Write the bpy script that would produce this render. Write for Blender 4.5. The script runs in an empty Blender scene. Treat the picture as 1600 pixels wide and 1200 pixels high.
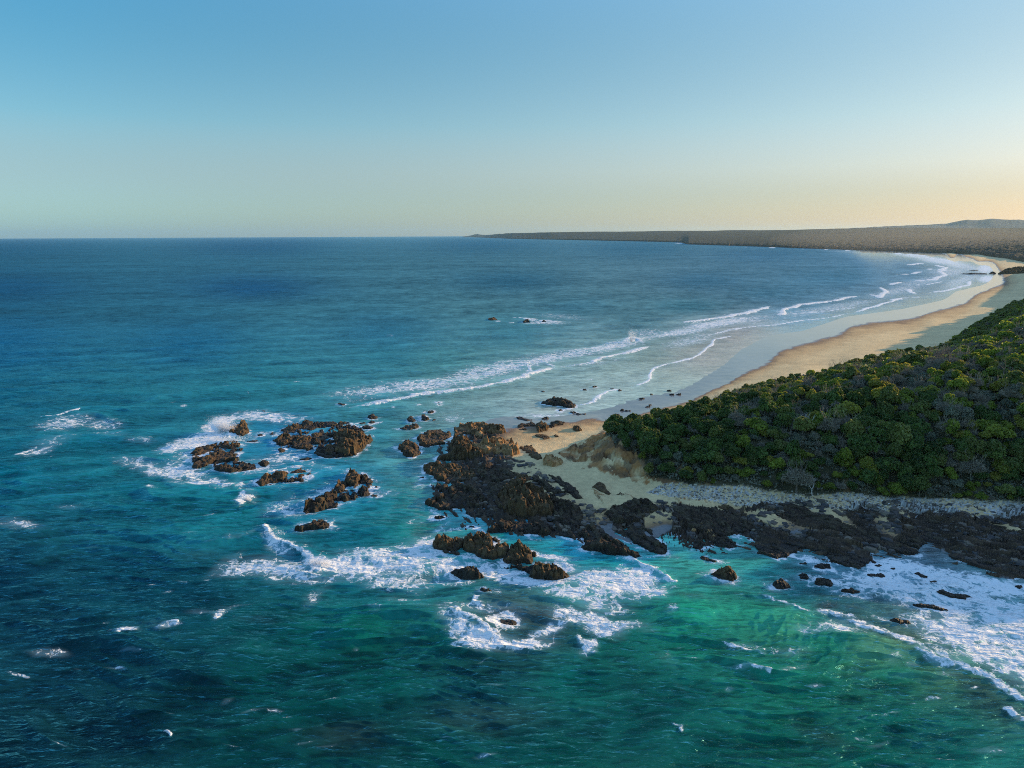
import bpy, math, random
import numpy as np
from mathutils import Vector, Matrix

# ------------------------------------------------------------------ camera, world, sun, exposure
SC = bpy.context.scene
CAM_H = 60.0
F = 1110.0                      # focal length in pixels of the 1600x1200 photograph
PITCH = math.radians(11.85)
ROLL = math.radians(0.29)
SUN_AZ = math.radians(68.0)     # from +Y towards +X
SUN_EL = math.radians(13.0)
cam_data = bpy.data.cameras.new('camera')
cam = bpy.data.objects.new('camera', cam_data)
SC.collection.objects.link(cam)
cam_data.sensor_width = 36.0
cam_data.lens = 36.0 * F / 1600.0
cam_data.clip_start = 0.5
cam_data.clip_end = 90000.0
ROT = Matrix.Rotation(math.pi / 2 - PITCH, 3, 'X') @ Matrix.Rotation(-ROLL, 3, 'Z')
cam.matrix_world = Matrix.Translation((0, 0, CAM_H)) @ ROT.to_4x4()
SC.camera = cam

world = bpy.data.worlds.new('World'); SC.world = world; world.use_nodes = True
wn = world.node_tree.nodes; wl = world.node_tree.links
bg = wn['Background']
sky = wn.new('ShaderNodeTexSky'); sky.sky_type = 'NISHITA'; sky.sun_disc = False
sky.sun_elevation = SUN_EL; sky.sun_rotation = SUN_AZ
sky.altitude = 0; sky.air_density = 1.0; sky.dust_density = 0.3; sky.ozone_density = 4.0
# air clearer and bluer away from the sun, creamier towards it: a tint by height above the horizon and by bearing from the sun, with the unseen overhead boosted to fill the shade
SKYK = 0.71   # the picture is exposed half a stop up, so the visible sky is held back by as much
tc = wn.new('ShaderNodeTexCoord'); sx = wn.new('ShaderNodeSeparateXYZ'); wl.new(tc.outputs['Generated'], sx.inputs[0])
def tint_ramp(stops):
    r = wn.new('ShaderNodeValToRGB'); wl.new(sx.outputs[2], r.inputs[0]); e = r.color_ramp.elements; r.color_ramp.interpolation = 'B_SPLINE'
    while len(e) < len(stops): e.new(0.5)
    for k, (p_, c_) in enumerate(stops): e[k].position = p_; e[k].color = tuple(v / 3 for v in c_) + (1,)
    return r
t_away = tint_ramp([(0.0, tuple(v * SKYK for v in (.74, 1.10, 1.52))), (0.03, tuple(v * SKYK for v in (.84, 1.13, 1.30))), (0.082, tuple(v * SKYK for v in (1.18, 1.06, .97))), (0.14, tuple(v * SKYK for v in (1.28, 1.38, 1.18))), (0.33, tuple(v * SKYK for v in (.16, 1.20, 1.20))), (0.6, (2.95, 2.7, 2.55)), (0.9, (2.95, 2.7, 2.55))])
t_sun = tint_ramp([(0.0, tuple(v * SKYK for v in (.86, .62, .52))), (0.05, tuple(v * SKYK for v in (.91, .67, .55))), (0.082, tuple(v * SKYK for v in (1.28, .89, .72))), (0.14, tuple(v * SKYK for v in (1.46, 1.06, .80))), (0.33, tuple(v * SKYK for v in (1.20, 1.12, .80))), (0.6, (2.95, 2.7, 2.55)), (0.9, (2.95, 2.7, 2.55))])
dp = wn.new('ShaderNodeVectorMath'); dp.operation = 'DOT_PRODUCT'; wl.new(tc.outputs['Generated'], dp.inputs[0]); dp.inputs[1].default_value = (math.sin(SUN_AZ), math.cos(SUN_AZ), 0)
mr = wn.new('ShaderNodeMapRange'); wl.new(dp.outputs['Value'], mr.inputs[0]); mr.inputs[1].default_value = -0.15; mr.inputs[2].default_value = 0.85
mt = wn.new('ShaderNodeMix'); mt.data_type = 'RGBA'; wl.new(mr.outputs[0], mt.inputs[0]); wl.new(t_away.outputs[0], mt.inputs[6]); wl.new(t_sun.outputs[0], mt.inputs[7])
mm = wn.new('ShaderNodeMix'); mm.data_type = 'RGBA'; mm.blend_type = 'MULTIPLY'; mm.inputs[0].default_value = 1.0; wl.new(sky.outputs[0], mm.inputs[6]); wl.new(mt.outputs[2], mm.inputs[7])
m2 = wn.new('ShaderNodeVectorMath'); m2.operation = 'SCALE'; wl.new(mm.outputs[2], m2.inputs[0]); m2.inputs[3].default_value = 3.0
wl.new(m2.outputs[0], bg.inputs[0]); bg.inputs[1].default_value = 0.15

sun_d = bpy.data.lights.new('sun', 'SUN'); sun_d.energy = 5.0; sun_d.angle = math.radians(0.5); sun_d.color = (1.0, 0.69, 0.35)
sun = bpy.data.objects.new('sun', sun_d); SC.collection.objects.link(sun)
SDIR = Vector((math.sin(SUN_AZ) * math.cos(SUN_EL), math.cos(SUN_AZ) * math.cos(SUN_EL), math.sin(SUN_EL)))
sun.rotation_euler = SDIR.to_track_quat('Z', 'Y').to_euler()
SC.view_settings.view_transform = 'Standard'; SC.view_settings.look = 'None'
SC.view_settings.exposure = 0.5; SC.view_settings.gamma = 1.0
SC.render.engine = 'CYCLES'
SC.cycles.use_denoising = False
SC.cycles.max_bounces = 6; SC.cycles.diffuse_bounces = 2; SC.cycles.glossy_bounces = 2
SC.cycles.transmission_bounces = 2; SC.cycles.transparent_max_bounces = 6; SC.cycles.volume_bounces = 0
SC.cycles.use_adaptive_sampling = False
SC.cycles.sample_clamp_indirect = 3.0; SC.cycles.sample_clamp_direct = 0.6
SC.cycles.pixel_filter_type = 'BLACKMAN_HARRIS'; SC.cycles.filter_width = 1.0

# ------------------------------------------------------------------ geometry of the view (traced points -> metres)
RM = np.array(ROT)
def P(px, py, z=0.0):
    """pixel(s) of the photograph -> world point at height z"""
    px = np.asarray(px, float); py = np.asarray(py, float)
    d = np.stack([(px - 800) / F, -(py - 600) / F, -np.ones_like(px)], -1) @ RM.T
    t = (z - CAM_H) / d[..., 2]
    return d[..., 0] * t, d[..., 1] * t
def proj(x, y, z=0.0):
    v = np.stack([x, y, np.zeros_like(x) + z - CAM_H], -1) @ RM
    return 800 + F * v[..., 0] / -v[..., 2], 600 - F * v[..., 1] / -v[..., 2]

# ------------------------------------------------------------------ noise
def _h(ix, iy, s):
    with np.errstate(over='ignore'):
        h = (ix.astype(np.int64) * 374761393 + iy.astype(np.int64) * 668265263 + s * 974634777) & 0xffffffff
        h = ((h ^ (h >> 13)) * 1274126177) & 0xffffffff
        h = ((h ^ (h >> 16)) * 2246822519) & 0xffffffff
        h = h ^ (h >> 15)
    return (h & 0xffffff) / float(0x1000000)
def vn(x, y, s=0):
    x0 = np.floor(x); y0 = np.floor(y); fx = x - x0; fy = y - y0
    ix = x0.astype(np.int64); iy = y0.astype(np.int64)
    ux = fx * fx * (3 - 2 * fx); uy = fy * fy * (3 - 2 * fy)
    def g(a, b):
        an = _h(ix + a, iy + b, s) * 2 * math.pi
        return np.cos(an) * (fx - a) + np.sin(an) * (fy - b)
    return ((g(0, 0) * (1 - ux) + g(1, 0) * ux) * (1 - uy) + (g(0, 1) * (1 - ux) + g(1, 1) * ux) * uy) * 1.41
def fbm(x, y, s=0, o=4, gain=0.5):
    t = 0; a = 1; f = 1; n = 0
    for i in range(o):
        t = t + a * vn(x * f, y * f, s + i * 7); n += a; a *= gain; f *= 2.03
    return t / n * 1.6
def cells(x, y, s=0):
    """worley: F1, F2, random of the nearest cell (two values), offset to its point"""
    ix = np.floor(x).astype(np.int64); iy = np.floor(y).astype(np.int64)
    f1 = np.full(x.shape, 9.0); f2 = np.full(x.shape, 9.0)
    r1 = np.zeros(x.shape); r2 = np.zeros(x.shape); r3 = np.zeros(x.shape); dx1 = np.zeros(x.shape); dy1 = np.zeros(x.shape)
    for a in (-1, 0, 1):
        for b in (-1, 0, 1):
            cx = ix + a; cy = iy + b
            qx = cx + _h(cx, cy, s); qy = cy + _h(cx, cy, s + 1)
            dx = x - qx; dy = y - qy; d = dx * dx + dy * dy
            m = d < f1
            f2 = np.where(m, f1, np.minimum(f2, d)); f1 = np.where(m, d, f1)
            r1 = np.where(m, _h(cx, cy, s + 2), r1); r2 = np.where(m, _h(cx, cy, s + 3), r2); r3 = np.where(m, _h(cx, cy, s + 4), r3)
            dx1 = np.where(m, dx, dx1); dy1 = np.where(m, dy, dy1)
    return np.sqrt(f1), np.sqrt(f2), r1, r2, r3, dx1, dy1
def sst(a, b, x):
    t = np.clip((x - a) / (b - a), 0, 1); return t * t * (3 - 2 * t)
def inpoly(x, y, pts):
    ins = np.zeros(x.shape, bool); n = len(pts)
    for i in range(n):
        x0, y0 = pts[i]; x1, y1 = pts[(i + 1) % n]
        if y0 == y1: continue
        c = ((y0 > y) != (y1 > y)) & (x < (x1 - x0) * (y - y0) / (y1 - y0) + x0)
        ins ^= c
    return ins
def segdist(x, y, pts, closed=False):
    d = np.full(x.shape, 1e18); side = np.zeros(x.shape); tt = np.zeros(x.shape); n = len(pts)
    for i in range(n if closed else n - 1):
        x0, y0 = pts[i]; x1, y1 = pts[(i + 1) % n]
        ex, ey = x1 - x0, y1 - y0; l = ex * ex + ey * ey + 1e-9
        t = np.clip(((x - x0) * ex + (y - y0) * ey) / l, 0, 1)
        q = (x - x0 - t * ex) ** 2 + (y - y0 - t * ey) ** 2
        m = q < d; d = np.where(m, q, d)
        side = np.where(m, np.sign(ex * (y - y0) - ey * (x - x0)), side); tt = np.where(m, (i + t) / max(n - 1, 1), tt)
    return np.sqrt(d), side, tt
def srgb(r, g, b):
    f = lambda c: (c / 255 / 12.92) if c / 255 <= 0.04045 else ((c / 255 + 0.055) / 1.055) ** 2.4
    return (f(r), f(g), f(b))

# ------------------------------------------------------------------ the lie of the land: heights at surveyed points, some unseen and shaped for shadow, one smooth field between them
HP = []   # (photo x, photo y, height)
def hpl(pts, step=22):
    for a, b in zip(pts[:-1], pts[1:]):
        n = max(1, int(round(math.hypot(b[0] - a[0], b[1] - a[1]) / step)))
        for k in range(n): t = k / n; HP.append(tuple(a[i] * (1 - t) + b[i] * t for i in range(3)))
    HP.append(tuple(pts[-1]))
def hp(z, *pts):
    for p in pts: HP.append((p[0], p[1], z) if len(p) == 2 else p)
# open sea floor
hp(-5, (-300, 420), (0, 420), (300, 420), (600, 420), (900, 405), (1100, 402), (-300, 620), (0, 620), (250, 560), (500, 500), (800, 460), (1000, 430), (1200, 412),
   (-300, 850), (0, 850), (0, 1050), (-300, 1250), (200, 950), (300, 1100), (500, 1250), (700, 1120), (900, 1250), (1100, 1120), (1300, 1250), (1500, 1200), (1800, 1300), (2200, 1300))
hp(-3, (200, 700), (400, 850), (600, 1000), (900, 1000), (1100, 1000), (1300, 1040), (1500, 1100), (1750, 1150), (500, 560), (800, 520), (1000, 480), (1200, 450), (1330, 420))
hp(-1.6, (560, 760), (620, 820), (640, 860), (850, 880), (950, 880), (1080, 930), (1300, 960), (1500, 1000), (1750, 1050), (640, 640), (800, 590), (950, 555), (1080, 515), (1300, 462), (1420, 425), (600, 690))
hp(-0.7, (640, 760), (700, 850), (820, 855), (1000, 870), (1120, 890), (1260, 900), (1420, 910), (1560, 940), (1700, 980), (700, 640), (800, 630), (950, 590), (1060, 540), (1200, 505), (1330, 475), (1420, 455), (1480, 425))
# swash line and beach of the bay
SW = [(830, 655), (900, 648), (945, 640), (1000, 622), (1060, 612), (1085, 600), (1131, 571), (1160, 545), (1200, 525), (1256, 517), (1319, 496), (1412, 483), (1475, 469), (1494, 455), (1537, 446), (1552, 434), (1553, 427), (1545, 414), (1521, 407), (1496, 402), (1465, 398), (1405, 394), (1340, 391)]
hpl([(a, b, .02) for a, b in SW], 18)
WD = [(790, 672), (870, 662), (925, 655), (960, 660), (1080, 628), (1110, 612), (1141, 599), (1162, 586), (1200, 571), (1222, 549), (1262, 538), (1316, 524), (1331, 511), (1369, 505), (1428, 499), (1469, 486), (1512, 474), (1531, 458), (1572, 442), (1567, 430), (1563, 422), (1556, 411), (1536, 407), (1508, 401), (1475, 396), (1420, 393), (1350, 390)]
hpl([(a, b, .75) for a, b in WD], 18)
hp(2.2, (1230, 580), (1300, 560), (1400, 530), (1460, 510), (1540, 476), (1600, 452), (1590, 420), (1570, 412), (1530, 400.5), (1490, 397.5))
hp(3.4, (1180, 605), (1300, 585), (1400, 560), (1477, 548), (1503, 526), (1550, 497), (1600, 470), (1660, 445), (1640, 420), (1610, 414), (1570, 408), (1530, 399.5))
# headland: foot, slope, crest
hpl([(a, b, 3.2) for a, b in [(940, 738), (985, 745), (1040, 755), (1095, 762), (1150, 762), (1222, 768), (1300, 770), (1400, 772), (1500, 775), (1600, 780), (1700, 787)]])
hpl([(1000, 712, 7), (1060, 712, 7.5), (1150, 708, 9), (1250, 702, 10.5), (1400, 700, 11), (1500, 700, 11.5), (1600, 700, 12), (1650, 700, 13)])
hpl([(1010, 684, 9.0), (1060, 667, 10.5), (1110, 657, 12), (1150, 650, 13), (1230, 632, 15.5), (1300, 613, 18), (1400, 594, 20.5), (1470, 577, 22), (1550, 560, 25), (1600, 550, 27)])
for p in [(960, 705, 7),
          (1250, 650, 14), (1400, 640, 17), (1500, 630, 20), (1600, 620, 22), (935, 692, 4.2), (915, 702, 3),
          (955, 676, 8),
          (1520, 548, 18), (1550, 533, 17), (1600, 505, 20), (1600, 485, 14), (1570, 505, 12), (1700, 480, 28), (1700, 450, 18), (1800, 440, 30)]: hp(0, p)
for (X, Y, z) in [(250, 200, 52), (350, 200, 55), (450, 300, 52), (330, 390, 40), (300, 375, 33), (400, 500, 34), (500, 620, 34), (720, 930, 32), (900, 1150, 32), (600, 560, 42), (180, 250, 26), (130, 235, 16), (90, 225, 9), (60, 215, 6.5), (40, 205, 4), (215, 300, 22),  # unseen land to the right, heights shaped for the shadow it casts
                  (165, 190, 29), (150, 166, 20), (140, 154, 12), (185, 165, 29), (215, 155, 34), (228, 172, 40), (260, 155, 40), (160, 148, 10), (185, 142, 10), (135, 138, 4), (120, 130, 2), (110, 118, .3), (125, 118, .6), (118, 108, -.8), (130, 100, -1.5), (112, 98, -1.5), (115, 86, -3), (145, 100, -1), (180, 98, -1), (140, 120, 1), (150, 128, 1.5), (190, 132, 2.5), (250, 122, 2.5), (400, 110, 2), (350, 160, 40), (150, 112, 0), (250, 104, 0), (400, 95, 0), (600, 95, 0)]:
    gx, gy = proj(np.array(float(X)), np.array(float(Y)), 0.0); HP.append((float(gx), float(gy), z, 1))
# south side: cove and shore platform
hp(1.4, (850, 692), (900, 684), (935, 672), (800, 704)); hp(2.0, (830, 722), (870, 735), (900, 752), (760, 715)); hp(2.5, (940, 765), (980, 775))
hp(0.9, (760, 700), (800, 790), (880, 800), (770, 740)); hp(0.3, (730, 700), (740, 760), (770, 800), (860, 825)); hp(-0.1, (700, 710), (700, 780), (730, 812))
hp(-0.5, (665, 720), (660, 800), (740, 830), (920, 858), (1000, 866)); hp(0.9, (960, 800), (1000, 815), (930, 815), (1050, 815)); hp(-0.3, (1040, 840), (1030, 850), (1060, 855), (1160, 845))
hp(1.8, (1020, 790), (1100, 795), (1200, 800), (1300, 805)); hp(0.7, (1100, 828), (1200, 835), (1270, 840), (1330, 850)); hp(-0.25, (1130, 865), (1200, 868), (1270, 872), (1330, 885), (1440, 852), (1480, 868), (1590, 912))
hp(2.3, (1400, 800), (1500, 803), (1600, 815), (1750, 825)); hp(1.3, (1400, 825), (1500, 840), (1600, 855), (1750, 870)); hp(0.5, (1400, 850), (1520, 862), (1600, 885), (1750, 910))

LX0, LY0, LDX, LDY = -500.0, 371.0, 5.0, 3.0
LNX, LNY = 640, 330
def build_lattice():
    pts = []
    for h in HP:
        if len(h) == 4: pts.append((h[0], h[1], h[2]))
        else:
            x, y = P(h[0], h[1], h[2]); g = proj(x, y, 0.0); pts.append((float(g[0]), float(g[1]), h[2]))
    A = np.array(pts); q = A[:, :2] / 100
    ph = lambda r: r
    D = np.sqrt(((q[:, None] - q[None]) ** 2).sum(-1)); n = len(q)
    M = np.zeros((n + 3, n + 3)); M[:n, :n] = -ph(D) - np.eye(n) * 0.01; M[:n, n] = 1; M[:n, n + 1:] = q; M[n, :n] = 1; M[n + 1:, :n] = q.T
    w = np.linalg.solve(M, np.concatenate([A[:, 2], [0, 0, 0]]))
    gx = (LX0 + LDX * np.arange(LNX)) / 100; gy = (LY0 + LDY * np.arange(LNY)) / 100
    X, Y = np.meshgrid(gx, gy); Z = w[n] + w[n + 1] * X + w[n + 2] * Y
    for i in range(n): Z = Z - w[i] * ph(np.sqrt((X - q[i, 0]) ** 2 + (Y - q[i, 1]) ** 2))
    for _ in range(2):
        Z[1:-1, 1:-1] = (Z[1:-1, 1:-1] * 4 + Z[:-2, 1:-1] + Z[2:, 1:-1] + Z[1:-1, :-2] + Z[1:-1, 2:]) / 8
    return Z
LAT = build_lattice()
def lat_at(gx, gy, L=None):
    L = LAT if L is None else L
    u = np.clip((gx - LX0) / LDX, 0, LNX - 1.001); v = np.clip((gy - LY0) / LDY, 0, LNY - 1.001)
    i = u.astype(int); j = v.astype(int); fu = u - i; fv = v - j
    return (L[j, i] * (1 - fu) + L[j, i + 1] * fu) * (1 - fv) + (L[j + 1, i] * (1 - fu) + L[j + 1, i + 1] * fu) * fv
def ground(x, y):
    x = np.asarray(x, float); y = np.asarray(y, float)
    gx, gy = proj(x, y, 0.0)
    z = lat_at(gx, gy)
    r = np.hypot(x, y)
    z = z + np.clip(z, 0, 12) * 0.10 * fbm(x / 9, y / 9, 3, 4) * sst(1500, 500, r) * sst(4.5, 10, z) * 1.6 + 0.04 * fbm(x / 4, y / 4, 5, 3) * sst(600, 200, r)
    return z

# ------------------------------------------------------------------ mesh and tagging helpers
def mesh_np(name, verts, faces, mat, smooth=False, mats=None):
    me = bpy.data.meshes.new(name)
    verts = np.asarray(verts, np.float32); faces = np.asarray(faces, np.int32)
    k = faces.shape[1]
    me.vertices.add(len(verts)); me.vertices.foreach_set('co', verts.ravel())
    me.loops.add(faces.size); me.loops.foreach_set('vertex_index', faces.ravel())
    me.polygons.add(len(faces)); me.polygons.foreach_set('loop_start', np.arange(0, faces.size, k, dtype=np.int32))
    try: me.polygons.foreach_set('loop_total', np.full(len(faces), k, np.int32))
    except Exception: pass
    me.update(calc_edges=True)
    me.polygons.foreach_set('use_smooth', np.full(len(faces), bool(smooth)))
    me.materials.append(mat)
    return me
def attr(me, name, data, kind='FLOAT'):
    a = me.attributes.new(name, kind, 'POINT')
    if kind == 'FLOAT': a.data.foreach_set('value', np.asarray(data, np.float32).ravel())
    else:
        d = np.ones((len(data), 4), np.float32); d[:, :3] = data; a.data.foreach_set('color', d.ravel())
def obj(name, me, parent=None, loc=None):
    o = bpy.data.objects.new(name, me); SC.collection.objects.link(o)
    if parent is not None: o.parent = parent
    if loc is not None: o.location = loc
    return o
def tag(o, label=None, cat=None, group=None, kind=None):
    if label: o['label'] = label
    if cat: o['category'] = cat
    if group: o['group'] = group
    if kind: o['kind'] = kind
    return o
def grid_faces(nr, nc):
    i = np.arange(nr - 1)[:, None] * nc + np.arange(nc - 1)[None]
    return np.stack([i, i + 1, i + nc + 1, i + nc], -1).reshape(-1, 4)
def keep(verts, faces, fm, *data):
    faces = faces[fm]; used = np.zeros(len(verts), bool); used[faces.ravel()] = True
    idx = np.cumsum(used) - 1
    return (verts[used], idx[faces]) + tuple(d[used] for d in data)

class NT:
    def __init__(s, name):
        s.m = bpy.data.materials.new(name); s.m.use_nodes = True; s.t = s.m.node_tree; s.n = s.t.nodes
        s.b = s.n['Principled BSDF']; s.out = s.n['Material Output']
    def new(s, t, **k):
        n = s.n.new(t)
        for a, v in k.items(): setattr(n, a, v)
        return n
    def ln(s, a, b): s.t.links.new(a, b)
    def set(s, sock, v):
        if isinstance(v, (int, float, tuple)): sock.default_value = v if not (isinstance(v, tuple) and len(v) == 3 and sock.type == 'RGBA') else v + (1,)
        else: s.ln(v, sock)
    def attr(s, name, out='Fac'): return s.new('ShaderNodeAttribute', attribute_name=name).outputs[out]
    def pos(s): return s.new('ShaderNodeNewGeometry').outputs['Position']
    def math(s, op, a, b=0.0, c=0.0, clamp=False):
        n = s.new('ShaderNodeMath', operation=op, use_clamp=clamp)
        s.set(n.inputs[0], a); s.set(n.inputs[1], b)
        if op in ('MULTIPLY_ADD', 'SMOOTH_MIN', 'SMOOTH_MAX'): s.set(n.inputs[2], c)
        return n.outputs[0]
    def vmath(s, op, a, b=None, scale=None):
        n = s.new('ShaderNodeVectorMath', operation=op); s.set(n.inputs[0], a)
        if b is not None: s.set(n.inputs[1], b)
        if scale is not None: s.set(n.inputs[3], scale)
        return n.outputs[0]
    def noise(s, vec, scale, detail=4, rough=0.5, out='Fac', dist=0.0):
        n = s.new('ShaderNodeTexNoise'); s.set(n.inputs['Vector'], vec); n.inputs['Scale'].default_value = scale
        n.inputs['Detail'].default_value = detail; n.inputs['Roughness'].default_value = rough; n.inputs['Distortion'].default_value = dist
        return n.outputs[out]
    def voro(s, vec, scale, feature='F1', out='Distance'):
        n = s.new('ShaderNodeTexVoronoi', feature=feature); s.set(n.inputs['Vector'], vec); n.inputs['Scale'].default_value = scale
        return n.outputs[out]
    def ramp(s, v, a, b, lo=0.0, hi=1.0, smooth=True):
        n = s.new('ShaderNodeMapRange', interpolation_type='SMOOTHSTEP' if smooth else 'LINEAR')
        s.set(n.inputs[0], v); s.set(n.inputs[1], a); s.set(n.inputs[2], b); s.set(n.inputs[3], lo); s.set(n.inputs[4], hi)
        return n.outputs[0]
    def mix(s, f, a, b, blend='MIX'):
        n = s.new('ShaderNodeMix', data_type='RGBA', blend_type=blend)
        s.set(n.inputs[0], f); s.set(n.inputs[6], a); s.set(n.inputs[7], b); return n.outputs[2]
    def bump(s, h, strength, dist=1.0, normal=None):
        n = s.new('ShaderNodeBump'); s.set(n.inputs['Height'], h); s.set(n.inputs['Strength'], strength); n.inputs['Distance'].default_value = dist
        if normal is not None: s.ln(normal, n.inputs['Normal'])
        return n.outputs[0]
    def p(s, **k):
        for a, v in k.items(): s.set(s.b.inputs[a.replace('_', ' ')], v)
# ------------------------------------------------------------------ traced outlines (offset + quarter-scale crops of the photograph)
def T(ox, oy, pts, k=0.25): return [(ox + a * k, oy + b * k) for a, b in pts]
CA, CC, CD, CE, CF = (260, 600), (600, 560), (600, 780), (940, 780), (1200, 780)
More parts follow.
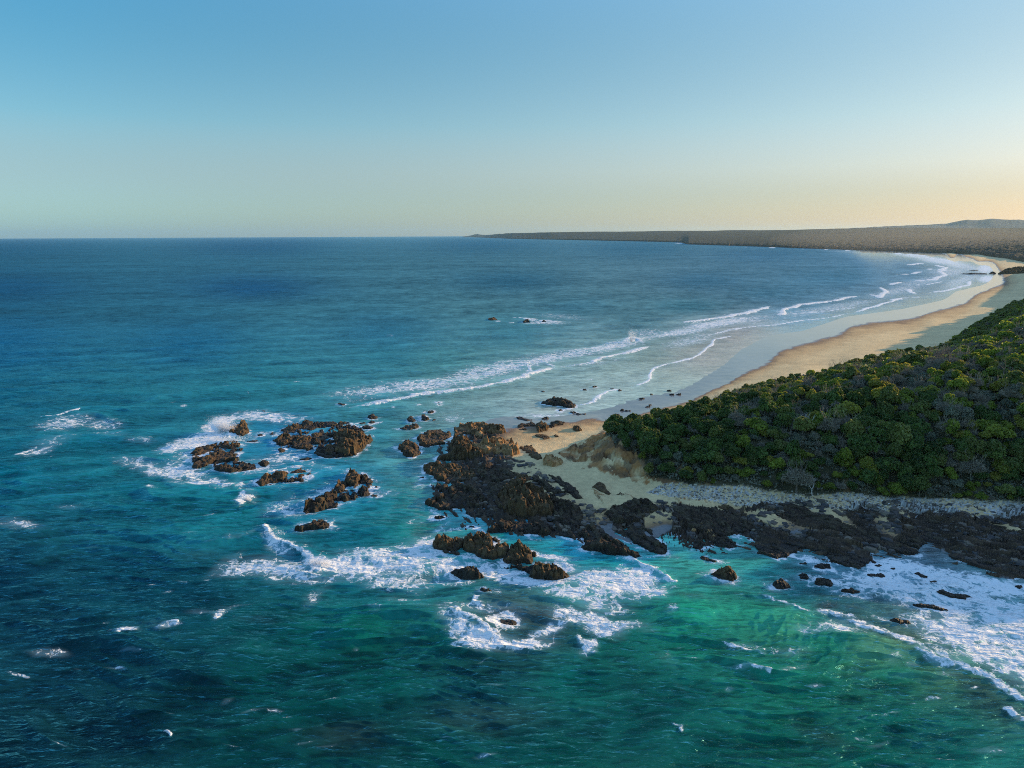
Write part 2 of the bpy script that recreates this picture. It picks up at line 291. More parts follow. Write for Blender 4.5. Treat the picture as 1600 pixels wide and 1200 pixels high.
# crop, outline, height, tone (0 dark wet, 1 brown, 2 tan/orange; raised on two outcrops to paint in sunlight), words that single it out
ROCKS = [
 (CA, [(655,345),(700,300),(760,262),(850,240),(950,238),(1060,238),(1160,250),(1260,300),(1280,340),(1220,400),(1170,445),(1060,455),(960,430),(900,415),(790,405),(700,390)], 0.75, 0, 'low wet ledge that joins the rocks of the middle reef'),
 (CA, [(150,445),(190,400),(260,375),(340,372),(470,372),(475,405),(440,440),(470,490),(560,500),(560,525),(470,545),(400,565),(320,545),(290,500),(190,520)], 0.6, 0, 'low wet ledge that joins the rocks of the seaward reef'),
 (CA, [(580,600),(660,550),(750,525),(850,520),(925,555),(905,590),(830,605),(700,615),(600,635)], 0.5, 0, 'low wet ledge under the twin rocks'),
 (CA, [(1040,650),(1100,590),(1150,540),(1220,550),(1290,600),(1270,640),(1265,700),(1210,705),(1150,745),(1100,750),(1070,760)], 0.5, 0, 'low wet ledge at the foot of the blocky summit rock'),
 (CD, [(300,300),(420,320),(520,350),(640,385),(820,410),(930,400),(1000,410),(1160,490),(1100,520),(980,500),(900,440),(780,410),(560,370),(400,350)], 0.5, 0, 'low wet ledge along the near foot of the front reef'),
 (CA, [(385,290),(400,265),(455,250),(460,220),(495,218),(500,255),(525,280),(510,305),(470,330),(420,315)], 3.0, 1, 'brown rock with a raised knob taking the tall white splash'),
 (CA, [(150,430),(180,405),(250,380),(320,370),(300,395),(270,420),(215,445),(170,455)], 1.6, 1, 'low brown rock at the seaward end of the reef, foam piled against it'),
 (CA, [(300,390),(330,370),(400,350),(440,350),(470,380),(450,400),(380,405),(320,402)], 1.9, 1, 'brown sloping rock just below the splash rock'),
 (CA, [(150,515),(200,480),(250,450),(270,420),(350,410),(420,435),(435,460),(430,485),(400,470),(340,480),(300,485),(250,505),(190,520)], 1.9, 1, 'long crooked rock with a hooked end in the seaward foam'),
 (CA, [(290,515),(360,500),(430,510),(460,530),(440,560),(390,570),(340,555)], 2.2, 0, 'squat dark rock at the lower edge of the seaward foam'),
 (CA, [(440,505),(480,495),(550,500),(565,520),(520,530),(460,525)], 1.0, 0, 'flat thin rock running on from the squat seaward rock'),
 (CA, [(565,480),(620,472),(655,485),(620,515),(580,505)], 1.1, 0, 'small brown rock between the seaward reef and the twin rocks'),
 (CA, [(560,312),(590,300),(615,315),(595,330),(565,328)], 0.9, 0, 'little round rock standing alone beside the splash rock'),
 (CA, [(625,312),(660,297),(700,300),(690,320),(640,325)], 0.8, 0, 'little pointed rock at the tip of the middle reef'),
 (CA, [(675,340),(720,310),(760,310),(800,330),(780,370),(730,385),(685,370)], 2.2, 1, 'rounded brown rock at the near corner of the middle reef'),
 (CA, [(710,290),(750,265),(820,250),(850,270),(830,300),(790,315),(740,305)], 1.8, 1, 'slanting brown rock on the back row of the middle reef'),
 (CA, [(780,330),(850,310),(900,320),(910,360),(900,400),(840,410),(790,385)], 2.3, 1, 'broad brown rock in the front row of the middle reef'),
 (CA, [(840,235),(880,222),(920,230),(915,260),(945,275),(935,290),(890,300),(850,285)], 1.6, 0, 'knobbly dark rock at the very back of the middle reef'),
 (CA, [(905,305),(960,290),(1010,300),(1015,330),(985,350),(960,380),(920,380),(915,345)], 1.8, 1, 'brown rock wedged between the broad rock and the tallest reef rock'),
 (CA, [(950,240),(1010,225),(1065,240),(1070,270),(1020,275),(980,265)], 1.4, 0, 'low dark rock on the far side of the reef, one of a touching pair'),
 (CA, [(1065,240),(1110,228),(1155,240),(1160,265),(1120,272),(1075,265)], 1.2, 0, 'small dark rock touching the far low rock, nearer the shore'),
 (CA, [(1040,310),(1080,280),(1130,270),(1190,290),(1250,300),(1280,320),(1250,370),(1210,400),(1170,440),(1120,448),(1060,430),(1040,390),(1060,350)], 4.6, 1, 'tallest reef rock with steep grooved sunlit sides'),
 (CA, [(970,400),(1000,375),(1045,380),(1060,420),(1030,450),(985,430)], 1.8, 1, 'small brown rock at the foot of the tallest reef rock'),
 (CA, [(920,420),(970,415),(1000,440),(1060,450),(1020,460),(960,445)], 0.6, 0, 'wet ledge awash in front of the tallest reef rock'),
 (CA, [(685,405),(715,392),(750,405),(745,425),(700,428)], 1.1, 1, 'lone little brown rock in the channel before the middle reef'),
 (CA, [(1255,200),(1285,180),(1318,195),(1315,215),(1275,218)], 1.3, 0, 'top rock of the little trio off the shoreward end of the reef'),
 (CA, [(1190,245),(1230,228),(1255,240),(1240,258),(1200,260)], 1.0, 0, 'seaward rock of the little trio beyond the tallest reef rock'),
 (CA, [(1250,235),(1290,222),(1315,235),(1300,250),(1260,250)], 1.0, 0, 'shoreward rock of the little trio beyond the tallest reef rock'),
 (CA, [(1215,262),(1260,252),(1300,265),(1280,280),(1230,280)], 0.8, 0, 'flat rock lying just below the little trio'),
 (CA, [(545,625),(590,585),(640,560),(700,540),(745,530),(755,560),(740,600),(690,610),(640,620),(590,635)], 2.2, 1, 'long brown twin rock with a low pointed seaward end'),
 (CA, [(770,545),(830,525),(880,535),(920,555),(910,580),(860,585),(835,600),(795,595),(800,570)], 1.6, 1, 'rounder brown twin rock, shoreward of the long pointed one'),
 (CA, [(820,465),(880,455),(920,462),(870,475)], 0.45, 0, 'barely showing ledge in the channel before the middle reef'),
 (CA, [(855,790),(880,760),(940,710),(1000,665),(1050,640),(1060,670),(1045,720),(1080,745),(1060,765),(1000,770),(940,795),(890,812)], 3.2, 0, 'long black whaleback rock rising from blunt nose to ridge'),
 (CA, [(1045,640),(1090,600),(1130,600),(1125,640),(1095,680),(1060,685)], 2.6, 1, 'brown neck rock joining the whaleback to the rocks behind it'),
 (CA, [(1120,560),(1150,530),(1190,540),(1215,560),(1210,600),(1180,650),(1140,640),(1120,600)], 2.9, 1, 'blocky brown summit rock at the shoreward end of the whaleback'),
 (CA, [(1215,560),(1250,560),(1285,605),(1260,620),(1220,610)], 2.0, 1, 'brown rock leaning on the blocky summit rock'),
 (CA, [(1210,640),(1240,625),(1260,650),(1260,695),(1235,702),(1212,695)], 2.3, 0, 'upright dark stump rock below the blocky summit rock'),
 (CA, [(1090,690),(1110,670),(1135,690),(1140,735),(1115,748),(1095,735)], 2.0, 0, 'upright dark stump rock close beside the whaleback'),
 (CA, [(1280,690),(1300,683),(1322,692),(1315,705),(1285,706)], 0.6, 0, 'tiny rock beside the upright stump, nearer the viewer of two'),
 (CA, [(1295,640),(1315,632),(1325,645),(1305,655)], 0.5, 0, 'tiny rock beside the upright stump, farther of two'),
 (CA, [(803,915),(815,880),(860,855),(920,845),(1000,833),(1030,870),(1030,895),(980,910),(900,920),(840,935)], 2.6, 0, 'lone loaf-shaped black rock in open turquoise water'),
 (CA, [(590,165),(625,162),(612,176)], 0.5, 0, 'speck of rock in the foam behind the splash'),
 (CA, [(670,225),(700,218),(740,220),(700,235)], 0.4, 0, 'flat dark speck of reef between splash rock and back row'),
 (CA, [(1065,120),(1090,115),(1125,128),(1095,135)], 0.6, 0, 'small dark rock at the seaward tip of the long breaker'),
 (CA, [(480,355),(540,348),(590,350),(560,368),(500,368)], 0.5, 0, 'flat wet ledge between the splash rock and the middle reef'),
 (CC, [(90,435),(150,415),(200,400),(222,415),(205,440),(150,455),(110,448)], 1.5, 1, 'front brown rock of the pair off the platform corner'),
 (CC, [(140,365),(170,358),(205,395),(180,405),(145,400)], 1.4, 0, 'back rock of the pair off the platform corner'),
 (CC, [(228,350),(260,345),(285,375),(265,390),(232,380)], 1.4, 0, 'small comma-shaped rock off the platform top'),
 (CC, [(265,335),(295,320),(318,330),(290,342)], 0.8, 0, 'sliver of rock just behind the comma-shaped rock'),
 (CC, [(298,382),(312,374),(326,384),(310,392)], 0.5, 0, 'tiny round rock shoreward of the comma-shaped rock'),
 (CC, [(160,297),(195,290),(215,298),(185,303)], 0.5, 0, 'speck of rock just inside the long breaker'),
 (CC, [(325,275),(360,272),(350,295),(335,290)], 0.4, 0, 'two-humped speck of rock inside the long breaker'),
 (CC, [(195,490),(240,460),(300,440),(360,440),(405,455),(420,480),(380,500),(380,530),(320,545),(260,555),(225,540),(220,515)], 2.2, 1, 'low flat-topped brown rock at the platform corner'),
 (CC, [(82,548),(130,500),(180,510),(225,545),(225,590),(180,620),(130,600),(115,570)], 2.6, 1, 'rugged brown rock at the seaward foot of the flat-topped rock'),
 (CC, [(440,420),(470,395),(530,385),(620,390),(680,400),(750,430),(768,462),(700,470),(640,460),(600,500),(560,480),(520,450),(450,470)], 3.4, 1.4, 'sunlit knobbly outcrop at the top of the platform with tide pools'),
 (CC, [(550,505),(640,485),(700,475),(790,480),(830,530),(845,590),(800,615),(740,598),(690,590),(620,600),(580,570)], 5.0, 1.6, 'big tilted block with a glowing orange end face'),
 (CC, [(400,560),(420,500),(480,460),(530,480),(560,540),(600,610),(620,660),(560,640),(480,640),(400,620),(320,625),(340,590)], 5.2, 1, 'high dark ridge leaning on the tilted orange-ended block'),
 (CC, [(240,650),(290,635),(400,645),(480,660),(560,700),(590,750),(540,770),(440,780),(330,760),(310,720),(260,700)], 3.2, 1, 'lumpy brown outcrop jutting seaward below the high ridge'),
 (CC, [(300,770),(420,785),(560,780),(620,830),(630,890),(600,940),(520,935),(430,945),(340,945),(260,905),(300,870),(380,840),(350,800)], 3.0, 0, 'dark triangular outcrop at the seaward corner of the platform'),
 (CC, [(560,650),(680,665),(780,700),(830,740),(760,780),(680,770),(600,720)], 2.4, 0, 'dark smooth-backed outcrop beside the cove sand'),
 (CC, [(600,770),(700,775),(790,770),(740,830),(720,870),(630,850)], 1.3, 0, 'low dark rocks behind the blue tide pool'),
 (CC, [(720,800),(800,760),(900,780),(1000,810),(1030,870),(1060,960),(1040,990),(960,985),(860,985),(760,970),(720,900)], 6.2, 1, 'huge rounded brown outcrop at the heart of the platform'),
 (CC, [(500,950),(620,930),(720,930),(730,985),(640,1000),(540,990)], 1.6, 0, 'low black ledge between the tide pool and the sea'),
 (CC, [(780,700),(860,715),(930,740),(900,780),(830,765)], 1.5, 1, 'brown rubble shelf above the huge rounded outcrop'),
 (CC, [(730,1000),(850,1010),(960,1000),(1030,1040),(1060,1090),(1000,1110),(880,1090),(800,1080),(700,1090),(620,1080),(680,1050)], 2.4, 0, 'bouldery black ledge along the channel behind the long front reef'),
 (CC, [(1030,850),(1100,880),(1200,930),(1250,990),(1230,1050),(1180,1060),(1100,1030),(1060,980)], 3.0, 0, 'steep ribbed slab of slate sloping from the huge outcrop'),
 (CC, [(900,735),(960,730),(1100,830),(1150,850),(1060,845),(1000,815)], 1.4, 0, 'widest of the parallel slate ribs on the cove sand'),
 (CC, [(1008,725),(1030,725),(1140,790),(1245,882),(1205,880),(1100,800)], 1.0, 0, 'middle of the parallel slate ribs on the cove sand'),
 (CC, [(1070,735),(1082,735),(1170,790),(1232,860),(1210,860),(1140,795)], 0.8, 0, 'thinnest parallel slate rib on the cove sand'),
 (CC, [(990,610),(1040,600),(1110,620),(1115,660),(1050,680),(1000,660)], 3.2, 2, 'big tan boulder on the cove sand before the cliff'),
 (CC, [(845,540),(920,530),(960,580),(990,630),(950,640),(900,590)], 1.3, 1, 'grey slab strip between orange-ended block and tan boulder'),
 (CC, [(1290,780),(1350,765),(1430,830),(1400,845),(1320,810)], 0.9, 1, 'flat brown slab half buried in the cove sand'),
 (CC, [(1295,800),(1315,808),(1378,855),(1362,860),(1320,835)], 0.6, 2, 'narrow pale rib lying beside the half buried slab'),
 (CC, [(1440,830),(1480,825),(1520,850),(1490,855)], 0.7, 1, 'small wedge of rock on the sand below the cliff'),
 (CC, [(980,260),(1060,240),(1130,250),(1190,275),(1200,310),(1150,315),(1110,290),(1040,280)], 3.0, 0, 'long jagged black rock standing in the shallow bay'),
 (CC, [(1080,318),(1110,312),(1125,325),(1095,335)], 0.8, 0, 'small rock with foam below the jagged bay rock'),
 (CC, [(1168,330),(1195,328),(1210,345),(1175,348)], 0.8, 0, 'little black rock shoreward of the jagged bay rock'),
 (CC, [(1232,345),(1262,343),(1255,353)], 0.4, 0, 'speck of rock on the wet sand by the swash'),
 (CC, [(1235,190),(1260,186),(1273,195),(1245,200)], 0.6, 0, 'seaward speck of rock outside the curled swash line'),
 (CC, [(1298,172),(1320,166),(1335,176),(1305,182)], 0.6, 0, 'speck of rock farthest out before the curled swash line'),
 (CC, [(1450,195),(1475,190),(1495,202),(1470,210)], 0.7, 0, 'dark rock sitting right on the curled swash line'),
 (CC, [(1400,185),(1440,182),(1450,195),(1415,192)], 0.4, 0, 'flat rock touching the foam of the curled swash line'),
 (CC, [(975,203),(1000,200),(1015,207),(990,212)], 0.4, 0, 'speck of rock in the bay above the jagged black rock'),
 (CC, [(1275,130),(1305,130),(1290,138)], 0.3, 0, 'faint flat rock alone in mid bay'),
 (CC, [(1418,350),(1450,340),(1485,350),(1475,368),(1435,365)], 1.0, 0, 'pair of round stones on the wet sand before the headland'),
 (CC, [(810,360),(850,358),(900,375),(940,385),(890,392),(840,380)], 0.8, 0, 'low black rock at the seaward edge of the cove rocks'),
 (CC, [(825,420),(860,400),(920,390),(950,400),(940,425),(880,425),(840,440)], 1.3, 0, 'flat dark rock on the wet sand in the cove mouth'),
 (CC, [(950,400),(975,385),(1020,395),(1030,440),(1000,450),(960,465),(955,430)], 2.6, 1, 'upright cracked brown rock in the cove mouth'),
 (CC, [(970,370),(1020,362),(1040,375),(1000,385)], 1.0, 0, 'small black rock behind the upright cracked rock'),
 (CC, [(1040,385),(1100,375),(1130,390),(1125,410),(1085,415),(1050,440),(1035,420)], 1.5, 0, 'spread black rock between cove mouth and bay'),
 (CC, [(840,440),(890,430),(890,455),(850,450)], 0.9, 0, 'small dark rock in front of the flat cove rock'),
 (CC, [(1170,420),(1210,420),(1245,455),(1200,462),(1175,445)], 1.9, 1, 'pointed boulder casting a long shadow on the lit sand'),
 (CC, [(920,475),(1000,465),(1050,500),(1010,510)], 0.9, 1, 'leaning slab on the lit cove sand'),
 (CC, [(1055,480),(1080,472),(1092,492),(1065,495)], 0.6, 1, 'small stone beside the leaning slab on lit sand'),
 (CC, [(220,740),(250,735),(250,748)], 0.4, 0, 'speck of rock off the lumpy seaward outcrop'),
 (CC, [(300,985),(340,975),(400,985),(370,1000),(330,1010)], 0.9, 0, 'dark lump in the water before the triangular outcrop'),
 (CC, [(525,1050),(560,1045),(572,1058)], 0.5, 0, 'speck of rock in the channel behind the front reef'),
 (CD, [(295,280),(310,245),(350,230),(420,230),(425,212),(500,225),(520,260),(480,310),(440,335),(400,320),(330,315)], 3.6, 1, 'seaward block of the long front reef'),
 (CD, [(500,235),(560,215),(610,205),(660,210),(672,240),(700,280),(770,270),(790,300),(760,370),(700,370),(640,375),(580,350),(520,325),(490,290)], 3.6, 1, 'high middle block of the long front reef'),
 (CD, [(760,310),(800,270),(860,275),(900,290),(960,320),(975,335),(930,345),(935,375),(920,390),(870,385),(820,405),(760,395),(740,360)], 3.3, 1, 'shoreward block of the long front reef with sunlit edges'),
 (CD, [(905,440),(930,400),(940,370),(1000,395),(1060,395),(1120,430),(1165,475),(1160,500),(1100,515),(1040,510),(1000,480),(950,490),(915,460)], 2.9, 1, 'craggy rock set off below the end of the front reef'),
 (CD, [(420,420),(480,410),(540,410),(590,435),(630,460),(600,480),(550,490),(500,485),(480,460)], 1.8, 0, 'dark humped rock in the foam before the front reef'),
 (CD, [(597,545),(620,538),(640,555),(685,560),(680,580),(640,590),(600,590)], 1.0, 0, 'small black rock alone in the foreground foam'),
 (CD, [(670,240),(700,238),(740,255),(720,275),(690,270)], 0.9, 0, 'small reddish rock tucked behind the front reef'),
 (CD, [(1230,190),(1300,150),(1350,140),(1400,170),(1420,220),(1460,260),(1560,330),(1610,365),(1570,375),(1440,335),(1340,310),(1240,300),(1250,260)], 2.6, 0, 'long black ledge ending in a point at the breaking ripple'),
 (CD, [(1040,170),(1240,180),(1250,240),(1180,250),(1100,230),(1060,210)], 1.2, 0, 'low black ledge between the ribbed slab and the channel'),
 (CD, [(660,780),(700,745),(770,735),(830,755),(860,790),(800,805),(720,805)], 0.55, 0, 'wet reef barely awash in the swirling foreground foam'),
 (CE, [(20,80),(60,40),(150,20),(240,10),(300,20),(345,50),(330,80),(270,100),(260,130),(200,140),(130,145),(60,130)], 2.6, 0, 'dark hummocky outcrop ringed by sand pockets'),
 (CE, [(130,190),(210,170),(280,150),(330,220),(400,290),(420,345),(370,350),(300,320),(240,290),(180,250)], 2.1, 0, 'slanting black ledge beside the foaming inlet'),
 (CE, [(450,60),(520,50),(640,75),(800,80),(880,100),(960,150),(950,200),(860,200),(720,230),(640,220),(560,190),(520,150),(440,120)], 2.1, 0, 'broad dark ledge at the head of the foaming inlet'),
 (CE, [(555,180),(575,158),(600,172),(598,205),(570,212)], 1.9, 2, 'round olive boulder nearest the foaming inlet'),
 (CE, [(600,150),(630,140),(645,165),(610,182)], 1.5, 2, 'olive boulder behind the other olive boulders'),
 (CE, [(640,190),(670,175),(700,195),(680,218),(650,212)], 1.7, 2, 'middle one of the olive boulders by the inlet'),
 (CE, [(685,215),(715,205),(722,240),(690,245)], 1.3, 2, 'olive boulder at the shoreward end of its cluster'),
 (CE, [(550,270),(600,245),(650,265),(655,300),(620,320),(570,310)], 1.6, 0, 'round black rock in the mouth of the inlet'),
 (CE, [(680,250),(760,230),(850,260),(860,295),(800,310),(740,300),(700,290)], 1.6, 0, 'black ledge between the two foaming inlets'),
 (CE, [(720,20),(770,5),(830,20),(850,50),(760,60)], 2.1, 1, 'big brown boulder on the pebbly beach'),
 (CE, [(610,350),(650,345),(690,370),(735,385),(720,405),(660,395),(615,375)], 1.0, 0, 'low black rock off the inlet mouth, above the golden rock'),
 (CE, [(660,450),(720,425),(790,425),(840,440),(858,480),(830,515),(780,515),(720,490)], 2.6, 1, 'isolated rock with a golden sunlit side off the inlet'),
 (CE, [(1060,505),(1110,490),(1160,500),(1185,530),(1140,552),(1090,545)], 1.3, 0, 'isolated round black rock shoreward of the golden-sided rock'),
 (CE, [(1225,465),(1260,455),(1298,475),(1290,500),(1245,495)], 0.9, 0, 'small black rock at the edge of the wide foam sheet'),
 (CE, [(1320,490),(1360,478),(1450,500),(1470,530),(1430,548),(1370,530),(1325,515)], 1.2, 0, 'first of the two rocks in line within the foam edge'),
 (CF, [(440,560),(480,545),(540,555),(590,585),(540,598),(480,580)], 1.0, 0, 'second rock in line, pointed, within the foam edge'),
 (CF, [(60,60),(180,60),(300,105),(430,140),(560,185),(700,230),(850,290),(960,320),(930,350),(860,340),(700,300),(520,250),(330,190),(200,140),(100,100)], 1.3, 0, 'long dark shelf band between the two slanting sand strips'),
 (CF, [(-260,130),(-160,160),(0,185),(200,215),(350,230),(520,270),(650,330),(640,400),(600,430),(500,430),(400,390),(350,340),(230,300),(100,370),(30,370),(-70,330),(-80,270),(-130,200)], 1.4, 0, 'broad bouldery shelf below the pale sand patch'),
 (CF, [(310,30),(450,30),(520,50),(700,60),(850,70),(950,50),(1200,50),(1400,70),(1560,110),(1760,140),(1760,460),(1600,400),(1450,370),(1300,330),(1150,330),(1100,280),(1000,240),(960,310),(850,280),(700,220),(560,170),(420,90)], 1.9, 0, 'widest dark rock shelf running out along the pebble bank'),
 (CF, [(1130,345),(1200,335),(1300,338),(1450,380),(1600,415),(1760,480),(1760,560),(1600,490),(1500,470),(1350,410),(1250,380),(1150,365)], 1.0, 0, 'outer ledge of the rock shelf beside the wide foam sheet'),
 (CF, [(600,470),(640,450),(700,450),(740,480),(720,498),(640,490)], 0.8, 0, 'black rock in the foam close under the bouldery shelf'),
 (CF, [(900,455),(940,450),(995,485),(960,492)], 0.6, 0, 'sliver of rock in the middle of the wide foam sheet'),
 (CF, [(1005,510),(1050,505),(1065,522),(1020,528)], 0.4, 0, 'speck of rock below the sliver in the wide foam'),
 (CF, [(1035,572),(1100,565),(1180,590),(1280,600),(1220,625),(1140,610)], 0.7, 0, 'long flat rock awash in the wide foam sheet'),
 (CF, [(900,645),(960,645),(1100,680),(1140,695),(1060,690)], 0.5, 0, 'thin dark rib awash below the long flat rock'),
 (CF, [(740,750),(800,740),(880,750),(900,780),(820,785)], 0.9, 0, 'black rock at the outer edge of the foam where sunlight starts'),
 (CF, [(660,405),(700,398),(725,415),(690,425)], 0.6, 0, 'tiny rock tight under the bouldery shelf'),
 (CF, [(760,430),(800,425),(810,445),(780,448)], 0.5, 0, 'tiny rock in the foam off the bouldery shelf point'),
 (CF, [(180,400),(230,385),(260,400),(220,412)], 0.6, 0, 'small rock between the shelf and the two rocks in line'),
 (CF, [(270,400),(330,385),(400,420),(410,435),(330,438),(280,425)], 0.9, 0, 'flat black rock close under the shelf above the rocks in line'),
 (CF, [(1540,540),(1580,530),(1600,550),(1570,562)], 0.6, 0, 'small rock in the foam at the very edge of the view'),
]
FAR_ROCKS = [
 ([(761,499),(766,495.5),(773,496),(777,500),(768,501.5)], 2.2, 'lone brown rock far out beyond the breakers'),
 ([(817,503),(823,498.5),(828,502.5)], 1.6, 'pointed rock in the far white water'),
 ([(846,501.5),(851,500),(854,502.5)], 1.0, 'low rock at the shoreward end of the far white water'),
 ([(1546,428),(1551,424),(1556,427.5)], 3.0, 'dark block at the tip of the distant rocky point'),
 ([(1498,428),(1515,426.5),(1542,427),(1542,428.6),(1515,428.8)], 1.2, 'low dark reef line running off the distant point'),
 ([(1514,422.6),(1526,421.8),(1529,422.6),(1518,423.3)], 0.8, 'thin reef line beyond the distant point'),
 ([(1560,428),(1570,423),(1586,420),(1604,414),(1640,412),(1640,428),(1600,429),(1575,430)], 7.0, 'brown rocky point cutting across the distant beach'),
]
STONES = [  # little dark stones on the wet sand and in the shallows
 (1000,625),(1003,623),(1012,637),(1016,634),(1050,617),(1060,617),(972,642),(980,643),(1046,611),(1018,616),(893,644),(905,647)]

# breaking crests: line, crest height, foam half-width, trail width
BREAK = [
 ([(540,638),(600,630),(662,617),(720,611),(775,602),(817,592),(832,585),(850,580),(870,575)], 1.3, 1.5, 26, 0.9),
 ([(870,575),(912,569),(925,567)], 0.5, .6, 10, .5), ([(925,568),(937,563),(975,553),(1012,542)], 1.0, 1.2, 20, .85),
 ([(825,583),(829,572),(826,564)], 0.7, 1.0, 8, .6), ([(868,575),(858,567),(850,563)], 0.5, .7, 4, .5),
 ([(905,635),(925,628),(940,618),(960,610),(968,608)], 0.35, .8, 5, .75),
 ([(984,607),(1005,600),(1015,593),(1016,578),(1022,574),(1060,567),(1087,560),(1100,546),(1119,531),(1140,527),(1162,525)], 0.4, .75, 7, .8),
 ([(1100,525),(1141,517),(1181,510),(1209,508),(1250,502),(1294,497),(1337,489)], 0.5, .9, 9, .65), ([(1337,489),(1350,484),(1375,477),(1400,469),(1412,467)], 0.7, 1.1, 10, .7),
 ([(1066,506),(1100,502),(1137,496),(1175,488),(1205,479)], 1.2, 1.8, 26, .95),
 ([(1216,494),(1226,491),(1228,483),(1256,477),(1303,471),(1344,462)], 1.1, 1.6, 24, .95),
 ([(1359,460),(1375,465),(1386,456),(1378,449)], .8, 1.6, 20, .8), ([(1390,445),(1412,441)], 1.0, 2, 30, .85), ([(1425,440),(1459,437),(1478,429),(1468,424)], .7, 2, 24, .8),
 ([(1422,415),(1440,411.5)], 1.0, 3.5, 40, .9), ([(1453,458),(1484,453),(1512,446),(1517,439)], .5, 1.4, 14, .75),
 ([(1422,452),(1430,459)], .8, 1.8, 10, .8), ([(1460,414),(1478,418),(1470,425)], .6, 3, 20, .7), ([(1440,402),(1470,405),(1490,409)], .6, 3, 24, .8),
 ([(1380,395),(1420,397),(1446,400)], .6, 5, 40, .85), ([(1163,386.2),(1190,386.8),(1212,387.3)], .8, 8, 30, .8), ([(1060,379.8),(1072,381)], .8, 12, 40, .8), ([(1250,389),(1330,391.2),(1375,393.6)], .5, 5, 24, .6),
 ([(1440,420),(1462,421),(1480,423)], .6, 2.5, 20, .7), ([(1400,430),(1425,428),(1440,424)], .6, 2.5, 20, .6), ([(1390,470),(1410,466),(1440,464)], .4, 1.2, 10, .6),
 ([(1232,491),(1290,486),(1340,480)], .3, .7, 6, .4), ([(1120,509),(1160,503),(1200,499)], .3, .7, 8, .45), ([(1430,446),(1450,444),(1475,440)], .4, 1.2, 14, .5),
 ([(365,694),(330,690),(300,697),(272,700),(255,697)], .7, 1.6, 9, .85), ([(340,664),(352,676),(362,684)], .9, 1.8, 6, .9),
 ([(55,653),(90,650),(112,643),(130,638)], .6, 1.0, 6, .75), ([(22,710),(40,704),(56,700)], .5, 1.0, 5, .7), ([(374,783),(386,776),(392,772)], .7, 1.2, 3, .8),
 ([(404,827),(418,830),(424,842),(432,848),(448,852),(466,862),(478,868),(486,880)], .8, 1.0, 7, .85), ([(480,888),(500,888),(506,878),(498,870)], .6, 1.4, 5, .8),
 ([(326,975),(340,962),(346,955)], .5, .7, 3, .75), ([(178,987),(200,983),(222,985)], .4, .8, 4, .6), ([(246,988),(262,979),(276,981)], .6, .8, 4, .7), ([(256,1137),(264,1142),(271,1148)], .3, .35, 1, .7),
 ([(970,870),(985,873),(1005,883),(1022,890),(1035,902),(1044,910)], .6, .55, 4, .85), ([(1035,898),(1050,908),(1062,911)], .4, .5, 3, .7),
 ([(1186,927),(1206,936),(1226,942),(1244,955),(1268,966)], .4, .6, 3, .7), ([(1268,966),(1290,962),(1330,970),(1380,988),(1430,1008),(1460,1030),(1500,1042),(1560,1068),(1600,1092),(1660,1115)], .6, 1.2, 10, .55),
 ([(1565,1100),(1600,1125),(1640,1140)], .6, .9, 5, .7),
 ([(700,955),(712,962),(735,972),(752,985),(775,1003),(800,1010),(830,1008),(850,1000)], .6, 1.0, 5, .7), ([(740,930),(748,945),(762,950)], .4, .8, 3, .6), ([(905,990),(918,1015),(930,1020)], .4, .8, 4, .6),
 ([(1122,1003),(1148,1012),(1165,1015),(1195,1020)], .3, .35, 4, .55), ([(1152,1045),(1175,1043),(1205,1048)], .25, .35, 3, .5), ([(1052,1134),(1068,1140),(1075,1150)], .3, .3, 1, .6),
 ([(1040,495),(1040,470)],.1,.1,1,0), ([(976,533),(984,528),(996,531),(1004,534)], .8, 1.1, 4, .9),
 ([(798,496),(830,500),(875,502)], .5, 1.2, 10, .75), ([(770,502),(790,503),(810,504)], .3, .7, 5, .45),
]
SWELL = [  # unbroken swells: line, height, half-width
 ([(200,640),(260,622),(340,610),(420,602),(500,598)], 1.3, 5), ([(1120,470),(1180,466),(1240,458),(1300,450)], 1.2, 7), ([(880,512),(960,510),(1040,505),(1100,495)], 1.1, 6),
 ([(0,760),(90,745),(200,735)], .7, 5), ([(240,820),(300,842),(380,842),(440,832)], 0.8, 4), ([(500,1000),(600,960),(700,975),(800,1020)], .9, 5), ([(180,1110),(240,1075),(330,1040),(420,1000)], .8, 4),
 ([(1000,960),(1100,955),(1200,965),(1330,1000),(1440,1060)], .8, 5), ([(420,640),(560,600),(700,585)], .5, 4), ([(1260,470),(1330,448),(1400,432)], .9, 7), ([(880,600),(940,590),(1010,575)], .3, 3)]
